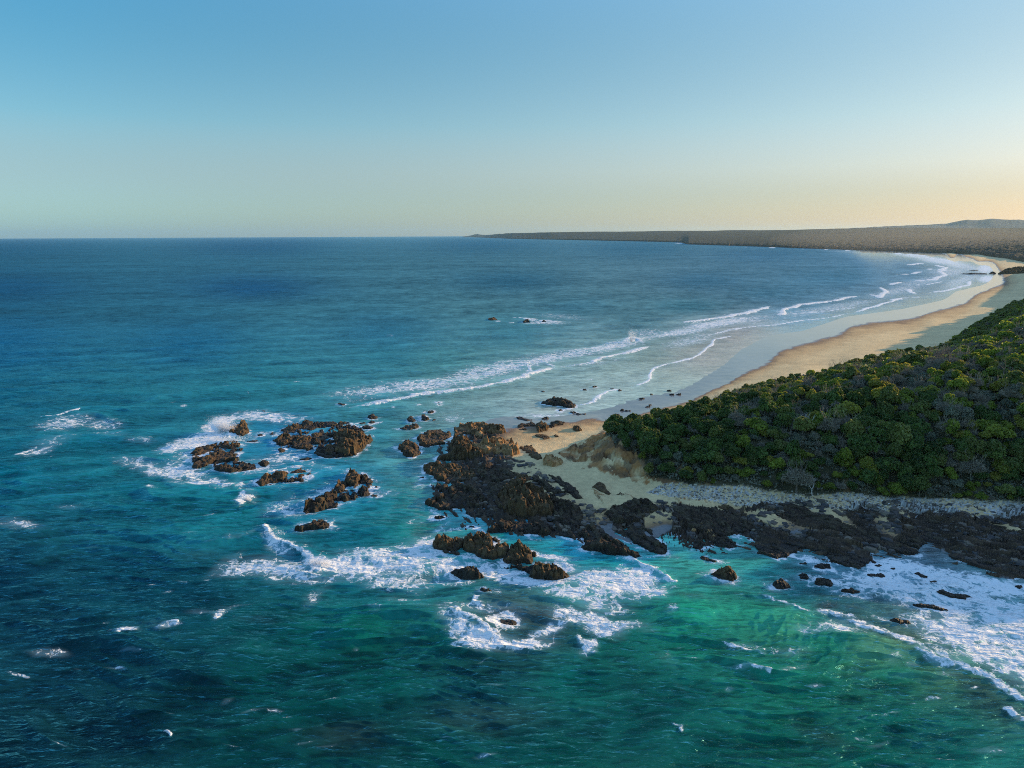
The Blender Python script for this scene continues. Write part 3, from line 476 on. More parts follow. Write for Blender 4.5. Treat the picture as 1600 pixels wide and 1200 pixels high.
# foam density blobs: centre, radii, tilt (degrees, image down positive), density
FOAM = [(640,604,150,11,-6,0.62),(560,622,60,9,-8,0.35),(760,580,100,14,-12,0.62),(850,562,50,9,-12,0.6),(900,552,60,8,-10,0.5),(960,540,70,9,-12,0.62),(1010,520,40,9,0,0.4),(940,566,60,7,-10,0.35),(990,572,60,12,0,0.28),(700,650,110,18,0,0.3),(820,640,80,10,0,0.25),(860,650,60,5,0,0.55),(1000,590,60,18,-20,0.28),(1080,532,60,10,-12,0.5),(1120,505,70,6,-8,0.62),(1170,500,60,7,-8,0.36),(1060,520,60,6,-8,0.6),(1280,485,90,8,-8,0.4),(1200,505,80,6,-6,0.35),(1330,475,70,6,-8,0.36),(1400,455,60,8,-10,0.43),(1440,440,60,9,-10,0.4),(1480,425,45,9,0,0.43),(1470,408,45,6,6,0.54),(1430,400,50,4,6,0.5),(1500,415,40,8,10,0.47),(1500,440,45,10,-20,0.43),(1540,420,16,8,0,0.65),(1545,436,20,7,0,0.65),(1330,394,60,2,3,0.36),(100,660,50,12,-8,0.61),(160,662,35,10,0,0.55),(80,690,50,8,-12,0.44),(170,680,40,6,0,0.39),(220,688,30,5,0,0.46),(60,703,30,5,-15,0.61),(215,725,45,10,8,0.55),(255,738,40,10,10,0.68),(275,755,25,8,10,0.44),(235,763,12,4,0,0.66),(30,817,42,10,5,0.55),(105,792,25,5,0,0.46),(340,668,30,16,-30,0.92),(310,690,50,12,-12,0.92),(270,700,30,8,-10,0.77),(400,650,60,8,0,0.77),(450,655,50,8,0,0.5),(320,715,45,12,0,0.88),(290,735,40,12,10,0.77),(330,755,40,8,5,0.92),(390,735,50,10,0,0.68),(440,715,70,8,-5,0.61),(470,700,60,6,0,0.55),(420,680,50,6,0,0.55),(500,730,50,8,10,0.44),(385,765,35,10,40,0.44),(430,760,40,9,0,0.33),(380,777,10,6,-30,0.92),(500,770,60,14,-25,0.53),(440,790,40,20,-20,0.46),(460,800,50,12,0,0.44),(560,775,60,8,-5,0.42),(600,770,30,6,0,0.44),(520,812,40,8,0,0.39),(430,850,25,14,35,0.8),(390,885,60,14,-10,0.68),(440,890,70,20,5,0.68),(500,880,30,12,10,0.86),(350,880,40,8,-30,0.44),(560,885,70,20,0,0.79),(620,880,70,26,0,0.79),(660,860,50,22,-10,0.77),(620,910,60,14,0,0.68),(700,885,60,14,10,0.8),(640,935,50,8,0,0.44),(500,905,50,8,0,0.5),(490,935,30,14,-40,0.44),(680,830,40,6,-30,0.46),(570,860,60,10,0,0.5),(330,955,40,6,0,0.5),(370,945,35,5,0,0.39),(340,962,16,6,-30,0.86),(200,985,24,4,0,0.66),(262,982,18,4,-10,0.77),(75,1023,38,6,0,0.55),(390,975,60,10,0,0.24),(140,860,12,3,0,0.33),(355,1090,12,5,-20,0.39),(780,890,60,10,5,0.8),(840,905,70,14,5,0.77),(880,885,30,8,10,0.79),(860,870,40,6,5,0.77),(930,905,60,18,0,0.86),(980,915,60,22,5,0.9),(1000,900,40,14,10,0.86),(1020,930,30,10,0,0.66),(900,930,60,12,0,0.66),(940,945,50,14,10,0.66),(700,905,50,10,0,0.55),(750,955,70,10,0,0.55),(720,985,40,18,30,0.68),(760,1000,60,14,10,0.84),(745,1010,36,10,0,0.8),(820,1005,50,8,0,0.84),(860,985,40,14,-30,0.66),(900,965,50,14,10,0.68),(940,975,40,18,20,0.77),(920,1010,18,12,-30,0.8),(980,975,36,10,0,0.66),(1010,985,20,5,0,0.33),(700,975,20,12,40,0.55),(650,950,40,5,10,0.33),(1170,1010,50,8,8,0.42),(1240,1020,36,8,0,0.45),(1170,1045,36,4,0,0.5),(1240,1045,26,8,-20,0.5),(1050,955,14,10,0,0.55),(1100,940,50,8,0,0.25),(1040,1030,30,14,30,0.31),(1060,1075,30,10,40,0.22),(1310,985,44,14,5,0.68),(1260,990,30,6,0,0.5),(1400,1030,20,8,0,0.4),(1430,1040,12,5,0,0.5),(1410,1060,30,6,0,0.35),(1480,1055,30,6,0,0.4),(1540,1170,30,8,10,0.45),(1470,1062,20,8,0,0.3),(1060,835,40,8,15,0.8),(1075,842,16,6,0,0.55),(1150,835,16,8,20,0.73),(1150,855,40,6,0,0.35),(990,866,30,5,0,0.55),(960,838,20,4,0,0.44),(1020,870,14,4,0,0.55),(870,845,60,5,0,0.33),(1270,880,40,9,25,0.73),(1320,880,44,8,10,0.7),(1400,885,70,14,8,0.76),(1380,910,80,20,8,0.78),(1460,900,90,16,8,0.76),(1560,915,90,18,8,0.76),(1480,935,110,26,8,0.79),(1330,925,40,12,10,0.62),(1590,960,80,26,8,0.82),(1500,990,80,26,15,0.8),(1560,1020,90,36,25,0.82),(1440,975,50,14,15,0.6),(1480,1025,50,16,25,0.55),(1650,1060,70,40,20,0.8),(1600,1000,60,40,10,0.8),(1700,960,90,50,10,0.78),(740,800,60,6,0,0.39),(650,815,24,8,0,0.39),(700,830,50,5,-5,0.39),(690,690,30,5,0,0.66),(720,712,20,8,0,0.5),(660,755,14,18,60,0.46),(680,800,14,8,40,0.55),(705,655,12,8,0,0.5),(780,662,20,3,-15,0.66),(640,700,20,6,0,0.33),(880,495,60,6,4,0.38),(850,504,40,4,0,0.6),(930,506,20,3,0,0.3),(700,509,12,2,0,0.3),(610,524,8,2,0,0.35),(287,635,6,2.5,0,0.6),(190,600,10,2,0,0.0),(545,720,40,5,5,0.28),(640,725,40,5,5,0.28),(430,725,24,6,0,0.44)]
_rf = random.Random(12)
for _i in range(110):   # small flecks and torn threads of foam scattered over the open water
    _x, _y = _rf.uniform(0, 1600), 600 + 600 * _rf.random() ** .8
    if _x > 700 and _y < 880: continue
    _k = .35 + (_y - 560) / 640; FOAM.append((_x, _y, _rf.uniform(4, 20) * _k, _rf.uniform(.8, 2.6) * _k, _rf.uniform(-14, 10), _rf.uniform(.34, .62)))
# colour of the water body (seen colours with their light, rescaled point by point by WADJ), surveyed points
WCOL = [(0,378,(22,80,112)),(400,378,(22,84,116)),(760,376,(32,92,122)),(1000,384,(40,105,135)),(1200,395,(72,115,136)),(1400,405,(111,149,165)),(-300,450,(6,85,134)),(0,450,(6,86,134)),(400,450,(8,92,143)),(800,440,(20,98,130)),(1100,440,(56,107,127)),(1300,435,(83,132,147)),(0,540,(4,84,125)),(300,540,(6,92,134)),(600,520,(8,104,143)),(800,520,(16,110,128)),(900,480,(24,108,132)),(1000,510,(24,118,130)),(1080,480,(34,118,138)),(1200,460,(66,119,132)),(600,560,(8,108,141)),(700,570,(20,120,128)),(420,590,(8,104,127)),(0,620,(2,86,116)),(200,625,(2,96,116)),(350,620,(4,104,118)),(450,608,(8,112,120)),(550,600,(54,140,168)),(750,590,(90,150,160)),(-300,700,(0,76,104)),(0,740,(0,80,107)),(150,700,(6,104,127)),(200,780,(2,86,111)),(300,800,(2,92,109)),(370,770,(14,130,143)),(380,800,(4,105,120)),(450,690,(44,120,159)),(560,640,(44,140,159)),(600,680,(54,148,166)),(620,720,(84,150,166)),(640,700,(100,150,150)),(700,650,(105,158,160)),(800,625,(110,164,170)),(900,600,(112,164,170)),(1000,560,(105,160,168)),(1000,600,(120,165,170)),(1080,530,(95,150,160)),(940,625,(135,165,165)),(1040,590,(140,165,160)),(1100,560,(150,168,165)),(1160,535,(145,165,165)),(1250,500,(121,151,164)),(1350,480,(121,151,160)),(1420,450,(122,155,168)),(1480,430,(130,161,172)),(1000,630,(140,160,152)),(860,655,(130,165,165)),(560,760,(24,130,159)),(480,790,(16,126,157)),(440,750,(18,124,145)),(620,790,(24,128,148)),(560,830,(8,112,136)),(650,830,(24,128,134)),(420,830,(4,100,118)),(0,900,(6,57,82)),(200,900,(6,66,89)),(300,930,(6,66,86)),(100,1000,(5,52,72)),(-300,1000,(5,48,67)),(300,1050,(5,57,69)),(0,1180,(4,48,63)),(200,1150,(4,46,59)),(400,980,(6,76,86)),(420,1060,(6,79,82)),(480,1000,(8,93,93)),(400,1180,(5,66,69)),(500,1120,(5,72,76)),(560,980,(10,107,101)),(600,1060,(6,85,86)),(540,1160,(5,61,65)),(700,1000,(8,93,95)),(750,1080,(5,63,74)),(680,1180,(6,78,78)),(830,1150,(6,79,80)),(900,1060,(8,95,92)),(880,1180,(6,81,74)),(820,950,(70,104,111)),(790,965,(50,76,82)),(850,975,(60,90,94)),(900,925,(60,130,140)),(700,860,(50,140,160)),(760,845,(20,120,130)),(560,900,(40,130,159)),(900,850,(20,120,124)),(1000,870,(16,116,116)),(970,1000,(10,104,98)),(1080,960,(24,144,122)),(1080,1000,(18,124,106)),(1060,1080,(12,93,90)),(1000,1120,(8,85,82)),(1200,985,(60,150,120)),(1170,960,(30,140,120)),(1200,1060,(10,110,96)),(1300,1010,(20,136,110)),(1280,1080,(8,102,88)),(1200,1150,(10,87,78)),(1100,1170,(8,77,74)),(1400,1060,(20,128,106)),(1400,1120,(10,100,90)),(1350,1180,(8,93,82)),(1500,1120,(20,102,98)),(1480,1180,(14,91,90)),(1580,1180,(30,91,92)),(1580,1120,(70,99,94)),(1540,1085,(80,90,82)),(1480,1060,(90,130,100)),(1380,1010,(90,150,120)),(1100,880,(50,135,140)),(1050,850,(100,150,140)),(1180,900,(40,130,140)),(1250,930,(40,120,130)),(1320,950,(40,95,113)),(1400,960,(60,109,123)),(1300,890,(60,130,150)),(1420,900,(70,150,180)),(1500,940,(70,150,180)),(1600,960,(80,155,180)),(1450,860,(110,130,130)),(1600,905,(90,140,150)),(1420,990,(90,120,105)),(1700,1000,(60,140,160)),(1800,1200,(20,95,92)),(800,780,(60,140,180)),(680,740,(60,140,150)),(660,790,(40,135,150))]
WADJ = [[0.077,0.518,0.463],[0.076,0.412,0.452],[0.275,0.417,0.4],[0.68,0.428,0.372],[0.6,0.55,0.55],[0.6,0.55,0.55],[0.094,0.428,0.353],[0.104,0.41,0.355],[0.111,0.353,0.347],[1.376,0.5,0.402],[0.57,0.522,0.522],[0.57,0.522,0.522],[0.236,0.562,0.465],[1.261,0.568,0.439],[6,0.669,0.458],[6,0.859,0.594],[3.237,0.727,0.545],[6,0.777,0.57],[0.444,0.609,0.491],[0.57,0.522,0.522],[6,0.824,0.473],[6,0.887,0.597],[6,0.761,0.472],[1.504,0.634,0.416],[6,0.682,0.474],[6,0.752,0.531],[6,0.758,0.566],[1.094,0.628,0.401],[1.13,0.768,0.488],[0.664,0.718,0.469],[6,0.928,0.567],[1.98,0.744,0.495],[4.555,0.922,0.558],[5.791,0.912,0.609],[1.603,0.674,0.496],[4.398,0.837,0.584],[0.353,0.803,0.718],[1.56,0.705,0.469],[0.479,0.554,0.424],[0.586,0.727,0.528],[0.578,0.612,0.446],[0.872,0.647,0.472],[1.537,0.891,0.653],[1.511,0.904,0.664],[1.417,0.798,0.507],[1.569,1.002,0.716],[1.14,0.68,0.478],[1.573,1.13,0.857],[1.255,0.902,0.604],[1.54,0.804,0.528],[1.553,0.775,0.519],[0.596,0.811,0.811],[0.566,0.566,0.566],[0.57,0.522,0.522],[0.6,0.55,0.55],[1.617,1.475,1.174],[1.506,0.917,0.675],[0.494,0.803,0.702],[0.372,0.686,0.555],[0.35,0.708,0.602],[0.572,0.803,0.554],[0.442,0.655,0.47],[0.555,0.701,0.438],[0.342,0.431,0.324],[0.272,0.418,0.294],[0.271,0.562,0.369],[0.271,0.411,0.292],[0.271,0.309,0.234],[0.309,0.498,0.334],[0.271,0.342,0.219],[0.274,0.307,0.207],[0.271,0.295,0.198],[0.271,0.429,0.274],[0.271,0.589,0.358],[0.273,0.539,0.317],[0.271,0.429,0.281],[0.271,0.596,0.369],[0.276,0.538,0.301],[0.272,0.554,0.337],[0.271,0.561,0.342],[0.352,0.557,0.286],[0.325,0.651,0.4],[0.271,0.511,0.313],[0.363,0.512,0.362],[0.378,0.74,0.495],[0.363,0.499,0.337],[0.61,0.434,0.3],[0.554,0.398,0.272],[0.564,0.453,0.31],[0.584,0.779,0.49],[0.589,0.833,0.52],[0.64,1.369,0.873],[0.294,0.536,0.337],[0.461,1.369,1.397],[0.544,1.369,1.217],[0.506,0.533,0.343],[0.845,0.661,0.433],[0.724,0.648,0.426],[0.438,0.56,0.392],[0.397,0.528,0.379],[0.839,0.712,0.455],[0.96,0.724,0.469],[0.512,0.638,0.389],[0.606,0.631,0.404],[0.461,0.632,0.393],[0.482,0.684,0.415],[0.427,0.616,0.416],[0.577,0.654,0.413],[0.443,0.69,0.463],[0.431,0.701,0.472],[0.472,0.833,0.549],[0.516,0.906,0.565],[0.542,0.985,0.606],[0.479,0.899,0.592],[0.47,0.832,0.561],[0.553,0.726,0.471],[0.694,0.6,0.379],[1.026,0.995,0.631],[0.627,1.369,1.084],[1.079,0.947,0.617],[0.836,0.616,0.452],[0.589,0.461,0.356],[0.654,0.465,0.338],[0.589,0.505,0.435],[0.552,0.449,0.389],[0.781,0.469,0.325],[0.844,0.615,0.382],[0.502,0.405,0.376],[0.751,0.584,0.409],[0.763,0.557,0.359],[0.522,0.698,0.481],[0.523,0.672,0.456],[0.633,1.369,1.219],[0.694,0.761,0.503],[0.633,0.803,0.512]]
DARKBED = [(794,966,34,9,0,.8),(845,965,30,10,5,.5),(760,935,30,6,0,.3),(692,955,18,6,10,.5),(1078,932,18,5,10,.55),(1292,950,18,7,0,.7),(1335,952,20,5,0,.4),(1220,948,14,4,0,.5),(1370,982,60,8,18,.4),(1450,870,26,8,0,.3),(1280,928,30,5,10,.3),(1470,952,30,6,8,.3),(1370,933,14,4,0,.5),(660,833,16,5,0,.5),
 (390,872,24,4,0,.5),(455,882,20,6,0,.5),(1190,1065,30,8,30,.25),(1290,1150,40,9,20,.3),(320,870,40,7,0,.2),(1520,1070,40,8,25,.4),(1590,1110,40,10,20,.4),(760,1120,90,24,0,.3),(540,1150,60,20,0,.3),(300,700,1,1,0,0)]

# ------------------------------------------------------------------ water
SEA_U = (-560, 2300)
def blob(gx, gy, b, power=1.0):
    cx, cy, rx, ry, a, d = b; a = math.radians(a)
    m = (abs(gx - cx) < max(rx, ry) * 2.4) & (abs(gy - cy) < (max(rx, ry) if a else ry) * 2.4)
    out = np.zeros(gx.shape)
    dx = gx[m] - cx; dy = gy[m] - cy
    u = (dx * math.cos(a) + dy * math.sin(a)) / rx; v = (-dx * math.sin(a) + dy * math.cos(a)) / ry
    out[m] = d * np.exp(-(u * u + v * v) ** 1.2 * 0.8)
    return out
def rbf_colour(pts, gx, gy):
    """smooth colours between the surveyed points, evaluated on the lattice first"""
    A = np.array([(a, b) for a, b, c in pts], float); C = np.array([srgb(*c) for a, b, c in pts]) * np.array(WADJ)
    lx = LX0 + LDX * 2 * np.arange(LNX // 2); ly = LY0 + LDY * 2 * np.arange(LNY // 2)
    X, Y = np.meshgrid(lx, ly)
    W = np.zeros(X.shape); S = np.zeros(X.shape + (3,))
    for (a, b), c in zip(A, C):
        # distances measured with the picture's foreshortening in mind
        sy = 1.6 if b > 650 else 2.2 if b > 480 else 5.0
        r2 = ((X - a) ** 2 + ((Y - b) * sy) ** 2) / 900 + (1.2 if b > 650 else 3.0)
        w = 1 / r2 ** 1.45; W += w; S += w[..., None] * c
    S /= W[..., None]
    out = np.zeros(gx.shape + (3,))
    u = np.clip((gx - LX0) / (LDX * 2), 0, X.shape[1] - 1.001); v = np.clip((gy - LY0) / (LDY * 2), 0, X.shape[0] - 1.001)
    i = u.astype(int); j = v.astype(int); fu = (u - i)[..., None]; fv = (v - j)[..., None]
    return (S[j, i] * (1 - fu) + S[j, i + 1] * fu) * (1 - fv) + (S[j + 1, i] * (1 - fu) + S[j + 1, i + 1] * fu) * fv

def unproj_poly(pts, h, base):
    ys = [p[1] for p in pts]; y0, y1 = min(ys), max(ys); out = []
    for (a, b) in pts:
        t = (y1 - b) / max(y1 - y0, 1e-3)
        x, y = P(a, b, base + h * min(1, t * 1.3) * 0.5); out.append((float(x), float(y)))
    return out
HK = 0.72
def prep_rocks():
    L = []
    for c, pts, h, tone, lab in ROCKS:
        q = T(c[0], c[1], pts); mx = sum(a for a, b in q) / len(q); my = max(b for a, b in q)
        x, y = P(mx, my, 0.0); g = max(0.0, float(ground(np.array([x]), np.array([y]))[0]))
        L.append((unproj_poly(q, h * HK, g), h * HK, tone, lab, g))
    return L
ROCKW = prep_rocks()

def build_water():
    rows = np.concatenate([1330 - 1.12 * np.arange(int((1330 - 378) / 1.12)), np.array([378 - 0.5 * k for k in range(1, 15)])])
    cols = np.concatenate([[-40000., -16000, -8000, -4500, -2800, -1900, -1300, -950, -740, -630], np.arange(SEA_U[0], SEA_U[1], 1.45), [2400., 2700, 3400, 5000, 9000, 20000]])
    # rows from the centre-line depth; columns as straight tracks away from the camera
    ang = PITCH + np.arctan((rows - 600) / F); Y = CAM_H / np.tan(np.maximum(ang, 60 / 42000))
    U = (cols - 800) / F * 1.0
    near = np.array([60, 48, 30, 0, -60, -200.0]); far = np.array([42000.0])
    Yr = np.concatenate([near[::-1], Y[(Y > near[0] + 1) & (Y < 30000)], far])
    k = np.maximum(Yr, 75)[:, None] * math.cos(PITCH) + CAM_H * math.sin(PITCH)
    X = np.clip(U[None] * k, -44000, 44000); YY = np.repeat(Yr[:, None], len(U), 1)
    nr, nc = X.shape
    x = X.ravel().copy(); y = YY.ravel().copy()
    gx, gy = proj(x, np.maximum(y, 20), 0.0)
    gb = lat_at(gx, gy); depth = np.clip(-gb, 0, 10)
    r = np.hypot(x, y)
    sp = np.maximum(0.16, 1.45 * k.repeat(nc, 1).ravel() / F) ; sp = np.maximum(sp, np.repeat(np.abs(np.gradient(Yr)), nc))
    amp = sst(0.0, 2.2, depth) * 0.85 + 0.15 * sst(0, .3, depth)
    rng = np.random.RandomState(5)
    z = np.zeros(x.shape); ox = np.zeros(x.shape); oy = np.zeros(x.shape)
    grp = 0.75 + 0.5 * fbm(x / 60, y / 60, 61, 2)
    wx = x + 5 * fbm(x / 28, y / 28, 71, 2); wy = y + 5 * fbm(x / 28, y / 28, 75, 2)
    for i in range(84):
        lam = 0.75 * (38 / 0.75) ** ((i + rng.rand()) / 84)
        th = math.radians((-86 if lam < 12 else -74) + rng.randn() * (17 if lam < 12 else 12))
        kx, ky = math.cos(th) * 2 * math.pi / lam, math.sin(th) * 2 * math.pi / lam
        sl = 0.062 if lam < 4 else 0.046 if lam < 12 else 0.020
        a = sl * lam / (2 * math.pi)
        m = sp < lam / 2.2
        w = sst(lam / 2.2, lam / 5.0, sp[m]) * a * amp[m] * (grp[m] if lam < 14 else 1)
        ph = kx * wx[m] + ky * wy[m] + rng.rand() * 6.28
        z[m] += w * np.sin(ph); c = np.cos(ph) * w * 1.0; ox[m] += c * math.cos(th); oy[m] += c * math.sin(th)
    # foam
    n1 = fbm(x / 5, y / 5, 21, 4); n2 = fbm(x / 14, y / 14, 31, 3)
    wgx = gx + (n1 * 8 + n2 * 6) * np.clip(60 / np.maximum(r, 60), .15, 1) * 1.8; wgy = gy + (fbm(x / 5, y / 5, 41, 4) * 5) * np.clip(90 / np.maximum(r, 90), .08, 1)
    D = np.zeros(x.shape)
    for b in FOAM: D = np.maximum(D, blob(wgx, wgy, b)) * 0.85 + 0.15 * np.minimum(1, D + blob(wgx, wgy, b))
    # halos of foam round rocks standing in water
    for (poly, h, tone, lab, g) in ROCKW:
        if g > 0.6 or poly[0][0] != poly[0][0]: continue
        xs = [p[0] for p in poly]; ys = [p[1] for p in poly]
        m = (x > min(xs) - 8) & (x < max(xs) + 8) & (y > min(ys) - 8) & (y < max(ys) + 8)
        if not m.any(): continue
        d, s, t = segdist(x[m], y[m], poly, True)
        D[m] = np.maximum(D[m], (0.55 * np.exp(-(d / 1.1) ** 1.2) + 0.3 * np.exp(-(d / 3.2) ** 2)) * (0.75 + 0.7 * n1[m]) * (1.0 if min(xs) < 25 or min(ys) < 118 else 0.8))
    aer = np.zeros(x.shape)
    nearw = sst(420, 220, r); lw = fbm(x / 40, y / 40, 55, 2); bx = x + n1 * 1.0 * nearw + lw * 3 * (1 - nearw); by = y + n2 * 1.3 * nearw + .5 * nearw * fbm(x / 1.7, y / 1.7, 51, 3) + .8 * (1 - nearw) * n2
    for pts, hgt, fw, trail, dens in BREAK:
        if pts[0][1] < 640 and dens > .35: fw *= 1.9 if pts[0][1] < 510 else 1.5; trail *= .7; dens = min(1.0, dens * 1.15)
        q = [tuple(float(v) for v in P(a, b)) for a, b in pts]
        xs = [p[0] for p in q]; ys = [p[1] for p in q]; mg = max(trail * 2.2, 12)
        m = (x > min(xs) - mg) & (x < max(xs) + mg) & (y > min(ys) - mg) & (y < max(ys) + mg)
        if not m.any() or dens == 0: continue
        d, s, t = segdist(bx[m], by[m], q)
        sea = s * (1 if q[-1][0] > q[0][0] else -1)          # +1 on the far side of the line
        taper = sst(0, .12, t) * sst(1, .9, t) * .8 + .2
        fwl = fw * (0.75 + 0.5 * n2[m]) * (0.5 + .5 * taper)
        fine = fbm(x[m] / .9, y[m] / .9, 57, 3) * nearw[m]
        D[m] = np.maximum(D[m], (0.42 + .52 * dens + .35 * fine) * np.exp(-(d / np.where(sea > 0, fwl * 1.5, fwl)) ** 3) * taper ** .5)
        back = np.exp(-(d / trail) ** 1.3) * (sea > 0) * dens * 0.55 * taper
        D[m] = np.maximum(D[m], back * (0.7 + 0.6 * n1[m])); aer[m] = np.maximum(aer[m], back)
        prof = np.where(sea > 0, np.exp(-(d / (fw * 2.6)) ** 2), np.exp(-(d / (fw * .8)) ** 2))
        z[m] += hgt * (.75 if dens > .8 else .45) * prof * taper * (1 + .35 * n1[m] * nearw[m])
    for pts, hgt, wd in SWELL:
        q = [tuple(float(v) for v in P(a, b)) for a, b in pts]
        xs = [p[0] for p in q]; ys = [p[1] for p in q]; mg = wd * 4
        m = (x > min(xs) - mg) & (x < max(xs) + mg) & (y > min(ys) - mg) & (y < max(ys) + mg)
        d, s, t = segdist(bx[m], by[m], q)
        z[m] += hgt * np.exp(-(d / wd) ** 2) * sst(0, .2, t) * sst(1, .8, t)
    # little whitecaps on the steepest crests
    zc = z / (0.25 + amp); wc = sst(.72, 1.05, zc + .4 * n1) * sst(500, 250, r) * sst(.2, .7, n2 + .25) * .55
    D = np.maximum(D, wc)
    # lumpy relief of the churned foam
    z += 0.12 * sst(.3, .9, D) * fbm(x / 1.3, y / 1.3, 77, 3) * sst(400, 150, r)
    D = np.where((gx > 1640) & (gy < 900), np.minimum(D, .3), D)
    col = rbf_colour(WCOL, gx + n2 * 14, gy + n1 * 4)
    dk = np.zeros(x.shape)
    for b in DARKBED: dk = np.maximum(dk, blob(wgx, wgy, b))
    col = col * (1 - dk)[:, None] + np.array(srgb(52, 50, 44)) * dk[:, None]
    # sheet of water thins out at the beach
    verts = np.stack([x + ox, y + oy, z], -1)
    f = grid_faces(nr, nc)
    zq = gb[f].min(1)
    fm = (zq < 0.9)
    far = sst(.35, 6, sp)
    verts, f, D, aer, col, depth, far = keep(verts, f, fm, D, aer, col, depth, far)
    me = mesh_np('water', verts, f, water_mat(), True)
    attr(me, 'foam', D); attr(me, 'aer', aer); attr(me, 'wcol', col, 'FLOAT_COLOR'); attr(me, 'depth', depth); attr(me, 'far', far)
    o = obj('sea_water', me); tag(o, 'open blue and turquoise sea with white surf and foam', 'sea', None, 'structure')

WK = 1.0
def sea_tex(s, p):
    # light and dark of wind chop painted into the colour at several sizes: each shows where it is a few pixels wide
    t = None
    for sx, sy, w in ((.34, .34, .16), (.13, .12, .26), (.05, .042, .30), (.018, .014, .26)):
        n = s.ramp(s.noise(s.vmath('MULTIPLY', p, (sx, sy, 0.0)), 1.0, 2, .6), .32, .68, -w, w, False)
        t = n if t is None else s.math('ADD', t, n)
    return t
def base2(s, c, f): return c
def fr0_(s): return s.attr('far')
def water_mat():
    s = NT('sea_water'); p = s.pos()
    wcol = s.attr('wcol', 'Color'); D = s.attr('foam'); aer = s.attr('aer'); dep = s.attr('depth')
    # mottling of the water body
    n = s.noise(p, 0.09, 5, .6); n2 = s.noise(p, 0.6, 4, .6)
    v = s.math('ADD', s.ramp(n, .3, .7, .80, 1.18), s.ramp(n2, .3, .7, -.07, .07))
    base = s.mix(1.0, wcol, s.new('ShaderNodeCombineColor').outputs[0], 'MULTIPLY')
    cc = base.node.inputs[7].links[0].from_node
    for i in range(3): s.ln(v, cc.inputs[i])
    fv = s.math('MULTIPLY_ADD', s.math('MULTIPLY', s.math('MAXIMUM', fr0_(s), .25), s.math('ADD', sea_tex(s, p), s.ramp(s.noise(s.vmath('MULTIPLY', p, (.3, 1.0, 1.0)), .006, 4, .6), .3, .7, -.25, .25))), .8, 1.0)
    base = s.vmath('SCALE', base, None, fv)
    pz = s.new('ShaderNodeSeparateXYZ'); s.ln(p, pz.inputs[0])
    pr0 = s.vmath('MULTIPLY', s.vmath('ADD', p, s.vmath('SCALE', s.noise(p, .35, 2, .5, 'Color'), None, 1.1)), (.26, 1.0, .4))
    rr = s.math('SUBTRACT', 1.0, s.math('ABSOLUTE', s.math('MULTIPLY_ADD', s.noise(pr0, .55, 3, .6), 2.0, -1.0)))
    thin = s.math('ADD', s.ramp(pz.outputs[2], -.6, .8, .66, 1.45), s.ramp(rr, .72, 1.0, -.20, .50))  # ripple light on crests and shade in troughs painted into the colour
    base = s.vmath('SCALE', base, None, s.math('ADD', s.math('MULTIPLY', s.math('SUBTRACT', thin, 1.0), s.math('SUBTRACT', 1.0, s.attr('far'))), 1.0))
    # lace of foam
    w1 = s.noise(p, 0.35, 3, .5, 'Color'); w2 = s.noise(p, 1.5, 3, .6, 'Color')
    wp = s.vmath('ADD', s.vmath('ADD', p, s.vmath('SCALE', w1, None, 5.0)), s.vmath('SCALE', w2, None, 1.3))
    flat = s.vmath('MULTIPLY', wp, (1, 1, 0.0))
    e1 = s.voro(flat, 0.26, 'DISTANCE_TO_EDGE'); e2 = s.voro(flat, .80, 'DISTANCE_TO_EDGE'); e3 = s.voro(flat, 2.1, 'DISTANCE_TO_EDGE')
    l1 = s.ramp(e1, 0.0, .30, 0, 1, False); l2 = s.ramp(e2, 0.0, .34, 0, 1, False); l3 = s.ramp(e3, 0.0, .36, 0, 1, False)
    nf = s.noise(flat, 0.5, 6, .68)
    nfr = s.ramp(nf, .28, .72, 0, 1, False)
    pat = s.math('ADD', s.math('ADD', s.math('MULTIPLY', l1, .34), s.math('MULTIPLY', l3, .16)), s.math('ADD', s.math('MULTIPLY', l2, .32), s.math('MULTIPLY', nfr, .48)))
    dd = s.math('SUBTRACT', s.math('MULTIPLY', D, s.math('MULTIPLY_ADD', s.attr('far'), .22, 1.02)), pat)
    foam = s.ramp(dd, -.05, .24)
    milky = s.math('MULTIPLY', s.ramp(D, .12, .85), .42)
    aer_c = s.mix(milky, base, (.30, .47, .50))
    col = s.mix(foam, aer_c, (.80, .80, .79))
    ps = s.vmath('MULTIPLY', p, (.55, 1.0, 1.0)); pw = s.vmath('ADD', p, s.vmath('SCALE', s.noise(p, .35, 2, .5, 'Color'), None, 1.1)); pr = s.vmath('MULTIPLY', pw, (.26, 1.0, .4))
    def ridge(sc, d, r): return s.math('SUBTRACT', 1.0, s.math('ABSOLUTE', s.math('MULTIPLY_ADD', s.noise(pr, sc, d, r), 2.0, -1.0)))
    r1, r2, r3 = ridge(.55, 2, .5), ridge(1.5, 3, .55), ridge(.18, 2, .5)
    b1 = s.math('ADD', s.math('MULTIPLY', s.math('POWER', r1, 2.0), 1.5), s.math('MULTIPLY', s.math('POWER', r2, 2.0), .55)); b2 = s.noise(ps, 0.22, 3, .5)
    fr0 = s.attr('far'); pf = s.vmath('MULTIPLY', p, (.35, 1.0, 1.0)); b3 = s.noise(pf, .07, 5, .6); b4 = s.noise(pf, .012, 3, .6)
    bh = s.math('ADD', s.math('ADD', b1, s.math('MULTIPLY', b2, 2.2)), s.math('MULTIPLY', fr0, s.math('ADD', s.math('MULTIPLY', b3, 8.0), s.math('MULTIPLY', b4, 12.0))))
    calm = s.ramp(dep, 0, 1.2, .15, 1)
    nb = s.bump(bh, s.math('MULTIPLY', calm, .85), .46)
    nb2 = s.bump(s.math('MULTIPLY', dd, foam), .5, .25, nb)
